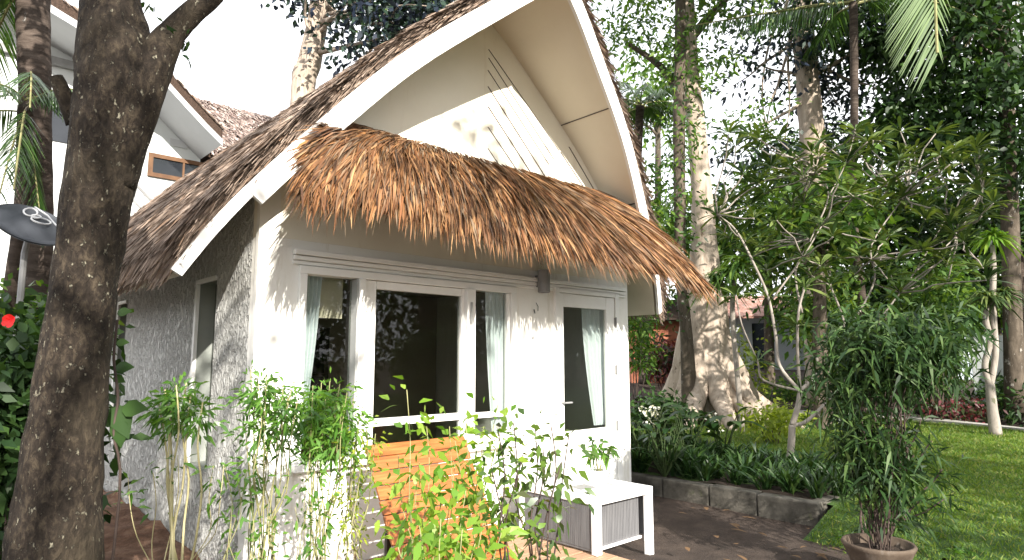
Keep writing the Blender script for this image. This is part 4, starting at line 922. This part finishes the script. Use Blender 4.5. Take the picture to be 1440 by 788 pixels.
# dark strangler stem on left of trunk
q, r = smoothpath([gbase(968, 14.3, .15), at(966, 480, 14.3), at(958, 400, 14.3), at(956, 300, 14.3), at(955, 160, 14.3), at(957, 20, 14.3), at(957, -60, 14.3)], [.20, .14, .12, .13, .14, .12, .11], 5)
SF = empty('strangler_vine', gbase(968, 14.3, .15), 'dark thick woody vine climbing the left side of the buttress tree', 'vine')
G().tube(q, r, 12, noise=.04).build('stem', M['bark_mid'], SF, smooth=True)
b = B(); clumps(b, [at(955+random.uniform(-14, 14), y, 14.2) for y in range(60, 460, 14)], 14, .16, .13, .05); b.build('foliage', M['lf_dark'], SF)

# upper right trees
tree('forked_pale_tree', 'pale forked trunk between dark canopies at the upper right', 'tree', gbase(1150, 17, .4), [at(1145, 300, 17), at(1142, 190, 17), at(1135, 110, 17), at(1130, 40, 17), at(1125, -60, 17)], [.36, .34, .33, .30, .28, .25],
     [(at(1100, 90, 17), (1.5, 1.5, 1.2), 34), (at(1190, 40, 16.5), (2.0, 1.6, 1.1), 70), (at(1190, 150, 18), (1.6, 1.5, 1.1), 50), (at(1060, 210, 17), (.9, .9, .6), 14), (at(1090, 10, 17), (1.6, 1.4, .7), 36)], 0, M['lf_blue'], M['bark_pale'], .20, .10, 20, .33, twigs=16)
tree('dense_dark_tree', 'dense dark tree filling the upper right corner', 'tree', gbase(1420, 15, .4), [at(1420, 300, 15), at(1415, 150, 15), at(1400, 20, 15), at(1395, -60, 15)], [.2, .18, .16, .14, .1],
     [(at(1340, 60, 15.5), (2.4, 2.0, 1.6), 190), (at(1420, 170, 14.5), (1.6, 1.6, 1.8), 130), (at(1300, 180, 16), (1.5, 1.5, 1.2), 100), (at(1250, 20, 16), (1.8, 1.8, 1.0), 100)], 0, M['lf_dark'], M['bark_mid'], .23, .12, 22, .34, twigs=18)
bgs = [((1080, 330), 21, 2.6, 2.2, 90, 'lf_mid', 'green tree behind the frangipani left half'), ((1200, 300), 20, 2.6, 1.8, 100, 'lf_mid', 'green tree behind the middle of the frangipani crown'),
       ((1330, 330), 18.5, 2.6, 1.8, 110, 'lf_dark', 'dark green tree behind the right of the frangipani'), ((1430, 330), 17.5, 2.0, 2.0, 80, 'lf_dark', 'dark tree at the right edge behind the twin stemmed dracaena'),
       ((905, 330), 22, 1.6, 2.6, 60, 'lf_mid', 'green tree seen just right of the cottage roof edge'), ((1150, 300), 13.4, .9, 1.0, 34, 'lf_mid', 'leafy young tree just behind the frangipani crown hiding the forked trunk'), ((1140, 250), 22, 2.4, 1.6, 90, 'lf_dark', 'dark tree high behind the frangipani and the forked trunk'), ((1400, 430), 19, 2.2, 1.2, 60, 'lf_mid', 'green tree low behind the twin stemmed dracaena'), ((1000, 340), 24, 1.8, 1.6, 46, 'lf_mid', 'hazy tree behind the buttress trunk'),
       ((1270, 420), 19, 2.4, .9, 70, 'lf_dark', 'low dark tree in front of the blue grey building'), ((1160, 430), 20, 1.6, 1.0, 50, 'lf_mid', 'small tree right of the far shed roof'),
       ((925, 130), 24, 2.2, 1.8, 30, 'lf_mid', 'tall thin tree far behind the cottage gable')]
for (x, y), D, rx, rz, k, lm, lab in bgs:
    c = at(x, y, D); bx = gbase(x, D, 0); bx = (bx[0], bx[1], gz(bx[0], bx[1])-.1)
    tree('background_tree', lab, 'tree', bx, [Vector(bx).lerp(c, .5), c], [.18, .14, .08], [(c, (rx, rx, rz), int(k*1.7))], 0, M[lm], M['bark_mid'], .26, .13, 22, .36, group='trees behind the garden', twigs=7, shell=.0)
# palms at right
tp = at(900, 150, 21)
palm('palm', 'bluish feathery palm behind the right roof edge', gbase(905, 21, .8), tp, .14, ring(12, 2.6, .5, .5, .2), M['lf_palm'], ll=.7, n=40, w=.05)
tp = at(1200, 4, 14)
palm('palm', 'coconut palm hanging a long dark frond across the top between the trunks', gbase(1208, 14, .3), tp, .09, [((-RX, -RY, -.12), 3.9, .04), ((-RX*.8-FX*.3, -RY*.8-FY*.3, .12), 3.2, .1), ((RX, RY, .3), 3.0, .4), ((FX, FY, .4), 3, .4), ((-RX*.6+FX*.5, -RY*.6+FY*.5, .4), 3, .4), ((RX*.5-FX, RY*.5-FY, .6), 2.6, .5)], M['lf_palm'], ll=.62, n=60, w=.035, hang=1.3)
tp = at(1415, 0, 16)
palm('palm', 'coconut palm with a ragged brown crown base at the upper right edge', gbase(1437, 16, .2), tp, .095, [((-RX*.75, -RY*.75, .05), 1.9, .15), ((RX, RY, .2), 2.0, .5), ((FX, FY, .6), 2.0, .5), ((-RX*.3-FX*.2, -RY*.3-FY*.2, .8), 1.8, .8), ((-RX*.9+FX*.3, -RY*.9+FY*.3, .5), 1.9, .5)], M['lf_palm'], old=5, ll=.5, n=44, w=.03, hang=1.2)
# the bright hanging frond
tp = at(1318, -70, 7.5)
e = palm('palm', 'palm with one bright yellow green frond hanging down at the top right', gbase(1560, 7.6, .1), at(1500, -230, 7.6), .11, [((RX, RY, .4), 1.8, .5), ((FX, FY, .5), 1.8, .5)], M['lf_palm'], ll=.5, n=40, w=.03, hang=1)
b = B(); gm = G(); pts = [at(1500, -230, 7.6), at(1420, -260, 7.6), at(1352, -190, 7.5), at(1325, -80, 7.4), at(1316, -30, 7.3), at(1316, 20, 7.25), at(1318, 75, 7.2)]; pts, _ = smoothpath(pts, [1]*7, 6)
gm.tube(pts, [.016]*len(pts), 6)
Pn = []; Dn = []; Ln = []
for i in range(80):
    t = i/79; q = pts[int((.3+.7*t)*(len(pts)-1))]; Pn.append(q); s_ = -1 if i % 5 else .45
    Dn.append(Vector((RX, RY, 0))*s_*(.95-.45*t)+Vector((0, 0, -.95))+Vector((random.uniform(-.05, .05), random.uniform(-.05, .05), 0))); Ln.append((1.15*math.sin(math.pi*(.25+.6*t)))*(1 if i % 5 else .4))
b.add(Pn, Dn, Ln, .024, .05, ((0, .6), (.3, 1), (1, .08)), U=[(-FX, -FY, .1)]*80)
f = b.build('frond', M['lf_palmbright'], e); gm.build('midrib', M['stem'], f)

# ================================================================== FRANGIPANI
DF = 9.4
FR = empty('frangipani_tree', gbase(1112, DF, .2), 'bare limbed frangipani with pale forked branches and whorled long leaves', 'tree')
br = [([(1111, 645), (1113, 620), (1114, 598)], .085, .075, 0), ([(1114, 598), (1122, 572), (1125, 550)], .07, .055, 0), ([(1114, 598), (1140, 590), (1171, 561), (1190, 530)], .05, .03, .3),
      ([(1125, 550), (1095, 517), (1087, 470), (1087, 420), (1060, 370), (1033, 321), (1007, 300)], .045, .018, .2), ([(1125, 550), (1128, 490), (1128, 436), (1135, 400)], .04, .022, -.2),
      ([(1125, 550), (1160, 512), (1190, 470), (1163, 405)], .04, .02, .4), ([(1125, 550), (1075, 530), (1062, 506), (1041, 458), (1030, 420)], .03, .014, -.3),
      ([(1128, 440), (1120, 385), (1140, 340), (1166, 275), (1151, 241)], .025, .014, .2), ([(1166, 275), (1200, 275), (1246, 265)], .016, .012, .3), ([(1190, 470), (1227, 400), (1227, 347), (1277, 279)], .025, .013, .5),
      ([(1087, 420), (1130, 363), (1150, 320)], .022, .014, 0), ([(1190, 520), (1240, 450), (1290, 380), (1330, 300)], .026, .013, .8), ([(1166, 275), (1185, 230), (1200, 190)], .014, .011, 0), ([(1290, 380), (1350, 330), (1385, 270)], .018, .012, .9)]
tips = []
gt = G(); gb2 = G()
for i, (pp_, r0, r1, dd) in enumerate(br):
    q = [at(x, y, DF+dd*(k/(len(pp_)-1) if i > 1 else 0)) for k, (x, y) in enumerate(pp_)]
    if i > 1: q = [q[0]]+[v+Vector([random.uniform(-.05, .05) for _ in range(3)]) for v in q[1:]]
    q, r = smoothpath(q, [.62*(r0+(r1-r0)*k/(len(q)-1)) for k in range(len(q))], 5)
    (G().tube(q, r, 12, noise=.02)).build('trunk' if i == 0 else 'branch', M['twig'], FR, smooth=True)
    if i > 1: tips += [q[-1]]
    if i > 2: tips += [q[len(q)//2]]
extra = [(1010, 290), (1040, 250), (1060, 300), (1080, 260), (1100, 230), (1120, 290), (1135, 220), (1150, 250), (1160, 200), (1180, 260), (1200, 185), (1210, 240), (1230, 205), (1240, 280), (1260, 240), (1280, 220), (1290, 290), (1310, 250), (1330, 225), (1340, 300), (1360, 260), (1380, 300), (1385, 240), (1180, 330), (1220, 340), (1120, 340), (1260, 330), (1300, 350), (1350, 350), (1380, 370), (1075, 350), (1240, 380), (1200, 390), (1150, 300), (1275, 190), (1320, 190), (1095, 320)]
tw = G(); b = B()
anchors = list(tips)
extra += [(random.uniform(1030, 1400), random.uniform(190, 400)) for _ in range(75)]
for x, y in extra:
    c = at(x+random.uniform(-12, 12), y+random.uniform(-10, 10), DF+random.uniform(-.7, 1.2)); s_ = min(anchors, key=lambda a: (a-c).length); tw.tube(wander(s_, c, 5, .08), [.013, .012, .011, .010, .009], 6); tips.append(c)
tw.build('twigs', M['twig'], FR, smooth=True, kind='stuff')
for c in tips:
    n = 19; a = RG.uniform(0, 2*math.pi, n); d = np.c_[np.cos(a), np.sin(a), RG.uniform(-.2, 1.5, n)]
    b.add(np.tile(c, (n, 1))+d*.02, d, RG.uniform(.24, .40, n), RG.uniform(.040, .062, n), .30, ((0, .15), (.3, .7), (.6, 1), (.85, .7), (1, .05)), U=np.array([0, 0, 1.])+RG.normal(size=(n, 3))*.3)
b.build('foliage', M['lf_frangi'], FR)

# ================================================================== DRACAENAS
def rosette(b, c, L, W, n=70, dr=.6, up=.2):
    d = rnd_dirs(n); d[:, 2] = np.abs(d[:, 2])*1.1+up-.35*RG.random(n); b.add(np.tile(c, (n, 1)), d, RG.uniform(.7, 1.1, n)*L, W, dr, ((0, .6), (.3, 1), (.7, .8), (1, .05)), U=np.array([0, 0, 1.])+RG.normal(size=(n, 3))*.3)
DD = 12.3
DR_ = empty('dracaena', gbase(1400, DD, .2), 'twin pale stemmed dracaena with spiky leaf heads at the right edge of the lawn', 'tree')
q, r = smoothpath([at(1400, 612, DD), at(1396, 580, DD), at(1392, 540, DD)], [.11, .09, .075], 4); G().tube(q, r, 12, noise=.03).build('trunk', M['twig'], DR_, smooth=True)
for pth in (((1392, 545), (1385, 515), (1392, 480), (1386, 450), (1389, 430)), ((1392, 545), (1400, 500), (1398, 460), (1396, 420), (1397, 380), (1396, 345))):
    q, r = smoothpath([at(x, y, DD) for x, y in pth], [.055]*(len(pth)-1)+[.035], 4); G().tube(q, r, 10, noise=.03).build('stem', M['twig'], DR_, smooth=True)
for x, y, L in ((1389, 420, .62), (1397, 335, .62), (1412, 415, .5)):
    b = B(); rosette(b, at(x, y, DD), L, .05, 90, .75); b.build('leaf_head', M['lf_bright'] if y < 400 else M['lf_frangi'], DR_)
RS = empty('spiky_rosette_plant', gbase(1030, 12.6, .2), 'dark spiky leaved plant head beside the big buttress trunk', 'plant')
q = [gbase(1040, 12.6, .2), at(1036, 520, 12.6), at(1030, 440, 12.6), at(1032, 395, 12.6)]; G().tube(smoothpath(q, [.05]*4, 4)[0], .05, 8).build('stem', M['twig'], RS, smooth=True)
b = B()
for x, y in ((1030, 385), (1008, 398), (1045, 370)): rosette(b, at(x, y, 12.5), .8, .05, 80, .8)
b.build('leaf_head', M['lf_mid'], RS)

# ================================================================== POTTED BAMBOO AND SHRUB
pc = onZ(1235, 765, .27)
PB = empty('potted_bamboo', (pc.x, pc.y, 0), 'bushy bamboo growing from a wide weathered clay pot on the dirt', 'potted plant')
G().lathe((pc.x, pc.y, 0), [(.0, .0), (.14, 0), (.17, .06), (.20, .18), (.235, .25), (.245, .27), (.235, .285), (.215, .28), (.19, .22), (0, .22)], 40).build('pot', M['clay'], PB, smooth=True)
G().lathe((pc.x, pc.y, 0), [(.0, .235), (.15, .235), (.195, .225)], 24).build('soil', M['soil'], PB)
b = B(); cc = at(1252, 500, 4.95)
for k in range(26):
    a = random.uniform(0, 6.28); r = random.uniform(.0, .09); p0 = Vector((pc.x+r*math.cos(a), pc.y+r*math.sin(a), .22))
    t_ = Vector(tuple(ell(cc, (.42, .42, .42), 1, .3)[0])); 
    G().tube(smoothpath(wander(p0, t_, 6, .05), [.007, .006, .005, .004, .003, .002], 3)[0], .004, 5).build('cane', M['stemdark'], PB)
def bleaf(b, c, r, k, per=26, L=.13, W=.023, rc=.10):
    cs = ell(c, r, k, .1); n = k*per; P = np.repeat(cs, per, axis=0)+RG.normal(size=(n, 3))*rc; D = rnd_dirs(n); D[:, 2] -= .15
    b.add(P, D, RG.uniform(.6, 1.3, n)*L, W, .5, ((0, .3), (.35, 1), (1, .04)))
bleaf(b, at(1250, 490, 4.95), (.50, .50, .24), 130); bleaf(b, at(1185, 540, 4.9), (.16, .16, .18), 14); bleaf(b, at(1225, 640, 4.95), (.24, .24, .30), 60); bleaf(b, at(1330, 470, 5.0), (.22, .22, .2), 18)
b.build('foliage', M['lf_bamboo'], PB)
stems_leaves('bamboo_shrub', 'dark stemmed shrub rising from the ground behind the clay pot', 'shrub', (pc.x+.55, pc.y+.25, 0.05), [(at(x, y, 5.5), .05) for x, y in ((1262, 560), (1295, 590), (1310, 620), (1285, 640), (1250, 620), (1325, 660), (1300, 700), (1215, 660), (1330, 700))], M['lf_bamboo'], M['stemdark'], .12, .02, 70, .11, leaf_from=.15, srad=.012)
b = B(); n = 130; base = (pc.x+.35, pc.y-.1, 0); d = rnd_dirs(n); d[:, 2] = np.abs(d[:, 2])+.5
b.add(np.array(base)+RG.normal(size=(n, 3))*np.array([.14, .14, 0]), d, RG.uniform(.12, .3, n), .014, .5, ((0, .8), (.4, 1), (1, .05)))
b.build('grass_tuft', M['lf_strap'], label='dark grass tuft growing right beside the clay pot', cat='grass tuft', group='grass tufts')

# ================================================================== BED PLANTS
b = B(); n = 46; a = RG.uniform(0, 2*math.pi, n); d = np.c_[np.cos(a), np.sin(a), RG.uniform(.9, 3.4, n)]
b.add(np.c_[RG.normal(size=(n, 2))*.04, np.zeros(n)], d, RG.uniform(.35, .62, n), RG.uniform(.024, .04, n), .42, ((0, .7), (.3, 1), (.65, .85), (1, .04)), U=np.array([0, 0, 1.])+RG.normal(size=(n, 3))*.4)
pr = b.build('strap_leaf_plant', M['lf_strap'], label='dark strap leaved plant in the raised bed behind the mossy kerb', cat='plant', group='strap leaved plants in the kerbed bed')
first = True; spots = []
yy = 2.85
while yy < 6.3:
    for xx in (6.86, 7.18, 7.52, 7.86, 8.2):
        spots.append((xx+random.uniform(-.08, .08), yy+random.uniform(-.1, .1)))
    yy += .30
for (x, y) in spots:
    o = pr if first else pr.copy()
    if not first: C.objects.link(o)
    first = False; s = random.uniform(.75, 1.15)*(1.15 if y > 4.2 else .95); o.location = (x, y, .2); o.scale = (s, s, s); o.rotation_euler = (0, 0, random.uniform(0, 6.28))
# canna-like broad leaves
def broad(label, x, D, n, h, L, W, m, z=.2):
    base = gbase(x, D, z); e = empty('broad_leaf_plant', base, label, 'plant', 'broad leaved plants'); b = B(); gg = G()
    for k in range(n):
        a = random.uniform(0, 6.28); tip = Vector(base)+Vector((math.cos(a)*h*.35, math.sin(a)*h*.35, h*random.uniform(.55, 1))); gg.tube(wander(base, tip, 4, .04), [.012, .01, .008, .006], 5)
        b.add([tip], [(math.cos(a)*.7, math.sin(a)*.7, random.uniform(.1, .9))], L*random.uniform(.7, 1.2), W, .5, ((0, .2), (.25, .8), (.5, 1), (.8, .6), (1, .03)), U=[(random.uniform(-.3, .3), random.uniform(-.3, .3), 1)])
    gg.build('stem', M['stemgreen'], e); b.build('foliage', m, e)
broad('tall broad leaved plant in front of the buttress tree roots', 960, 8.6, 16, .75, .5, .13, M['lf_strap'])
broad('broad leaved plant with long arching blades left of the frangipani stem', 1010, 9.0, 14, .7, .5, .11, M['lf_strap'])
broad('leafy clump against the right cottage corner', 905, 8.4, 22, .8, .32, .09, M['lf_dark'])
broad('glossy broad leaved clump between cottage corner and white flowers', 930, 7.9, 20, .55, .3, .08, M['lf_strap'])
# white flowers
WF = empty('white_flower_bush', gbase(925, 9.6, .2), 'leafy bush dotted with white flower heads beside the cottage corner', 'bush')
b = B(); clumps(b, ell(at(925, 590, 9.6), (.6, .6, .35), 46, .1), 22, .12, .12, .05); b.build('foliage', M['lf_dark'], WF)
for x, y in ((918, 575), (925, 582), (912, 590), (932, 588), (945, 580), (905, 578), (922, 598), (1003, 588), (1010, 602)):
    b = B(); clumps(b, [at(x, y, 9.1)], 16, .035, .05, .04); b.build('flower', M['flower_white'], WF)
bush('yellow_bush', 'yellow green bush on the slope right of the buttress tree', 'bush', at(1036, 520, 15.8), (.32, .6, .9), 50, M['lf_yellow'], .12, .06, 22, .16)
bush('yellow_bush', 'small bright yellow green bush left of the frangipani trunk', 'bush', at(1085, 588, 11.2), (.5, .5, .22), 40, M['lf_yellow'], .12, .05, 18, .1)
bush('yellow_bush', 'sunlit yellow green shrub patch behind the potted bamboo top', 'bush', at(1172, 445, 15.5), (.7, .7, .55), 40, M['lf_yellow'], .14, .06, 20, .18)
bush('garden_bush', 'olive green bush hiding the forked pale trunk behind the frangipani fork', 'bush', at(1160, 440, 14), (.75, .7, 1.0), 80, M['lf_mid'], .17, .08, 22, .2)
bush('garden_bush', 'tall leafy bush between the potted bamboo top and the dracaena', 'bush', at(1310, 420, 15), (1.3, .8, 1.0), 110, M['lf_mid'], .19, .08, 22, .22)
bush('red_cordyline', 'dark red leaved cordyline left of the buttress roots', 'bush', at(935, 500, 18.5), (.7, .7, .6), 40, M['lf_red'], .3, .07, 16, .18)
bush('red_cordyline', 'low reddish bush beside the far path at the right', 'bush', at(1340, 578, 15), (.7, .7, .25), 34, M['lf_red'], .14, .06, 18, .13)
bush('hedge_bush', 'dark hedge bush beyond the path at the right edge', 'bush', at(1430, 560, 15.5), (1.3, 1.0, .5), 70, M['lf_dark'], .18, .07, 20, .2)
bush('hedge_bush', 'dark hedge bush under the blue grey building', 'bush', at(1290, 540, 17), (2.0, 1.0, .6), 90, M['lf_dark'], .18, .07, 20, .2)
bush('hedge_bush', 'green hedge bush in front of the far shed', 'bush', at(1130, 552, 19), (.9, 1.0, .35), 40, M['lf_mid'], .18, .07, 20, .2)
bush('hedge_bush', 'leafy green shrub close to the right cottage wall', 'bush', at(895, 470, 14), (.35, .35, .9), 44, M['lf_mid'], .14, .06, 20, .14)
bush('hedge_bush', 'dark shrub beyond the potted bamboo on the lawn edge', 'bush', at(1200, 560, 14.5), (1.2, .8, .6), 60, M['lf_dark'], .16, .06, 20, .2)
# fallen leaves on the dirt
for i in range(34):
    x, y = (random.uniform(4.6, 6.4), random.uniform(1.9, 4.6)) if i > 3 else ((5.3, 2.9), (5.9, 3.3), (5.55, 2.35), (6.2, 3.9))[i]
    a = random.uniform(0, 6.28); b = B().add([(x, y, .035)], [(math.cos(a), math.sin(a), .12)], random.choice((.05, .07, .09, .15)), random.uniform(.025, .055), .25, ((0, .2), (.3, .9), (.6, 1), (1, .05)), U=[(0, 0, 1)])
    b.build('fallen_leaf', M['lf_dry'], label='dry curled leaf lying on the bare dirt beside the patio table', cat='fallen leaf', group='dry leaves on the dirt')

# ================================================================== FAR BUILDINGS
def zg(p): return gz(p.x, p.y)
a = at(1042, 520, 28); b_ = at(1128, 520, 28)
SH = empty('far_shed', a, 'small white shed with a dark doorway and worn reddish roof across the garden', 'shed')
dv = (Vector((b_.x-a.x, b_.y-a.y, 0))).normalized(); nv = Vector((-dv.y, dv.x, 0)); 
if nv.dot(Vector((FX, FY, 0))) < 0: nv = -nv
z0 = 1.0; W = (b_-a).length
def L_(u, v, z): return Vector((a.x, a.y, 0))+dv*u+nv*v+Vector((0, 0, z))
def lbox(g_, u0, u1, v0, v1, za, zb): g_.prism([L_(u0, v0, za), L_(u1, v0, za), L_(u1, v1, za), L_(u0, v1, za)], (0, 0, zb-za))
dx0, dx1 = .55, 1.35; gg = G(); lbox(gg, -.6, dx0, 0, .15, z0-.3, 3.5); lbox(gg, dx1, W+1.4, 0, .15, z0-.3, 3.5); lbox(gg, dx0, dx1, 0, .15, 3.15, 3.5); lbox(gg, -.6, -.45, .151, 3, z0-.3, 3.5); lbox(gg, W+1.25, W+1.4, .151, 3, z0-.3, 3.5)
gg.build('wall', M['housewall'], SH)
gg = G(); lbox(gg, dx0+.005, dx1-.005, .08, .12, z0-.1, 3.145); gg.build('door', M['darkglass'], SH)
G().prism([L_(-1.1, -.7, 3.42), L_(-1.1, 1.6, 4.5), L_(-1.1, 3.6, 3.4), L_(-1.1, 3.6, 3.3), L_(-1.1, 1.6, 4.38), L_(-1.1, -.7, 3.32)], dv*(W+3)).build('roof', M['shingle'], SH)
a = at(1215, 505, 23); b_ = at(1480, 505, 23)
BH = empty('blue_grey_building', a, 'long blue grey building half hidden by trees at the right', 'building')
dv = (Vector((b_.x-a.x, b_.y-a.y, 0))).normalized(); nv = Vector((-dv.y, dv.x, 0))
if nv.dot(Vector((FX, FY, 0))) < 0: nv = -nv
W = (b_-a).length; gg = G(); lbox(gg, 0, W+2, 0, 4, .2, 4.6); gg.build('wall', M['bluewall'], BH)
for u in (1.2, 3.0, 5.4):
    wn = empty('window', L_(u, 0, 2), None, None); wn.parent = BH; wn.location = Vector(L_(u, 0, 2))-Vector(BH.location)
    gg = G(); lbox(gg, u-.45, u+.45, -.03, -.003, 1.9, 3.0); gg.build('pane', M['darkglass'], wn)
    gg = G(); lbox(gg, u-.52, u+.52, -.05, -.003, 3.001, 3.09); lbox(gg, u-.52, u+.52, -.07, -.003, 1.82, 1.899); gg.build('window_frame', M['frame'], wn)
G().prism([L_(-.6, -.9, 4.5), L_(-.6, 2, 5.4), L_(-.6, 5, 4.5), L_(-.6, 5, 4.42), L_(-.6, 2, 5.3), L_(-.6, -.9, 4.42)], dv*(W+3.2)).build('roof', M['tin'], BH)
gg = G(); a2 = at(1420, 505, 16.5); lw = G().box(a2.x-.1, a2.x+.1, a2.y-2.5, a2.y+.8, .2, 2.2)
lw.build('garden_wall', M['housewall'], label='white garden wall section at the right edge beyond the lawn', cat='wall', bevel=.02)
a = at(900, 505, 22); b_ = at(948, 505, 22); dv = (Vector((b_.x-a.x, b_.y-a.y, 0))).normalized(); nv = Vector((-dv.y, dv.x, 0))
if nv.dot(Vector((FX, FY, 0))) < 0: nv = -nv
RB = empty('red_brick_hut', a, 'small rust red hut with dark eaves seen past the cottage corner', 'hut')
gg = G(); lbox(gg, -.3, 1.4, 0, 1.5, .3, 2.9); gg.build('wall', M['brick'], RB)
G().prism([L_(-.9, -.6, 2.9), L_(-.9, .8, 3.7), L_(-.9, 2.1, 2.9)], dv*2.9).build('roof', M['thatchbase'], RB)

# ================================================================== TREES BEHIND THE CAMERA CASTING DAPPLED SHADE, PLUS A ROW ADDED FOR REFLECTIONS
SUNAZ = Vector((-.30, -1.0)).normalized(); ELEV = R_(25)
tree('shade_tree', 'leafy tree standing on the open side facing the cottage front', 'tree', (-2.0, -5.2, 0), [(-2.0, -5.1, 1.6), (-1.9, -5.0, 3.2), (-1.6, -5.0, 5.4)], [.22, .2, .17, .1],
     [((-2.5, -5.0, 6.9), (1.6, 1.3, 1.5), 70), ((1.1, -5.4, 7.9), (1.9, 1.3, 1.1), 38)], 0, M['lf_mid'], M['bark_mid'], .16, .08, 24, .28, twigs=14, shell=.0)
tree('shade_tree', 'broad dense tree on the lawn behind the viewer', 'tree', (7.0, -6.8, 0), [(7.0, -6.8, 2), (6.8, -6.6, 4.2), (6.6, -6.5, 6)], [.3, .26, .22, .15],
     [((6.8, -6.4, 5.2), (3.6, 1.7, 2.8), 150)], 0, M['lf_mid'], M['bark_mid'], .22, .12, 24, .34, twigs=16, shell=.0)
tree('shade_tree', 'very tall tree beyond the lawn behind the viewer', 'tree', (12.7, -8.5, 0), [(12.7, -8.5, 3), (12.5, -8.3, 7), (12.4, -8, 11)], [.4, .34, .28, .2],
     [((12.2, -8, 11.5), (5.2, 2.2, 3.8), 70)], 0, M['lf_mid'], M['bark_mid'], .30, .16, 24, .48, twigs=16, shell=.0)

for x, y, lab in ((10, -15, 'first tree of the unseen row added for the glass reflections, nearest the cottage side'), (18, -14, 'second tree of the unseen row added for the glass reflections'), (26, -14, 'third tree of the unseen row added for the glass reflections'), (35, -14, 'last tree of the unseen row added for the glass reflections, far right')):
    tree('reflection_screen_tree', lab, 'tree', (x, y, 0), [(x, y, 2), (x, y, 4)], [.2, .18, .1], [((x, y, 3.7), (5.0, 1.5, 3.9), 200)], 0, M['lf_dark'], M['bark_mid'], .36, .24, 20, .5, group='unseen tree row added for the glass reflections', twigs=0, shell=.0)  # added out of view so the panes mirror dark foliage, not bright sky

# ================================================================== LIGHT, SKY, CAMERA
sc = bpy.context.scene
w = bpy.data.worlds.new('World'); sc.world = w; w.use_nodes = True; nt = w.node_tree; nt.nodes.clear()
sky = nt.nodes.new('ShaderNodeTexSky'); sky.sky_type = 'NISHITA'; sky.sun_disc = False; sky.sun_elevation = ELEV; sky.sun_rotation = math.atan2(SUNAZ.x, SUNAZ.y)
sky.air_density = 1.0; sky.dust_density = 3.0; sky.ozone_density = 1.0
tc = nt.nodes.new('ShaderNodeTexCoord'); cn = nt.nodes.new('ShaderNodeTexNoise'); cn.inputs['Scale'].default_value = 2.2; cn.inputs['Detail'].default_value = 8; nt.links.new(tc.outputs['Generated'], cn.inputs['Vector'])
cr = nt.nodes.new('ShaderNodeValToRGB'); cr.color_ramp.elements[0].position = .3; cr.color_ramp.elements[0].color = (.72, .72, .72, 1); cr.color_ramp.elements[1].position = .55; nt.links.new(cn.outputs['Fac'], cr.inputs[0])
cm = nt.nodes.new('ShaderNodeMixRGB'); nt.links.new(cr.outputs[0], cm.inputs[0]); nt.links.new(sky.outputs[0], cm.inputs[1]); cm.inputs[2].default_value = (7.6, 7.7, 8.0, 1)   # thin bright cloud
bg = nt.nodes.new('ShaderNodeBackground'); bg.inputs[1].default_value = .12; out = nt.nodes.new('ShaderNodeOutputWorld')
nt.links.new(cm.outputs[0], bg.inputs[0]); nt.links.new(bg.outputs[0], out.inputs[0])
sl = bpy.data.lights.new('sun', 'SUN'); sl.energy = 4.8; sl.angle = R_(.53); sl.color = (1, .94, .85)
so = bpy.data.objects.new('sun', sl); C.objects.link(so)
dirv = -Vector((SUNAZ.x*math.cos(ELEV), SUNAZ.y*math.cos(ELEV), math.sin(ELEV))); so.rotation_euler = dirv.to_track_quat('-Z', 'Y').to_euler()
cam = bpy.data.cameras.new('camera'); co = bpy.data.objects.new('camera', cam); C.objects.link(co)
cam.sensor_width = 36; cam.lens = 36*FL/1440; cam.clip_end = 2000; cam.clip_start = .05
co.location = (0, 0, EYE); co.rotation_euler = (R_(90)+PIT, 0, -YAW)
sc.camera = co
sc.view_settings.view_transform = 'Standard'; sc.view_settings.look = 'None'; sc.view_settings.gamma = 1; sc.view_settings.exposure = 1.32; sc.view_settings.use_curve_mapping = False
sc.cycles.max_bounces = 8; sc.cycles.transparent_max_bounces = 8; sc.cycles.use_denoising = True
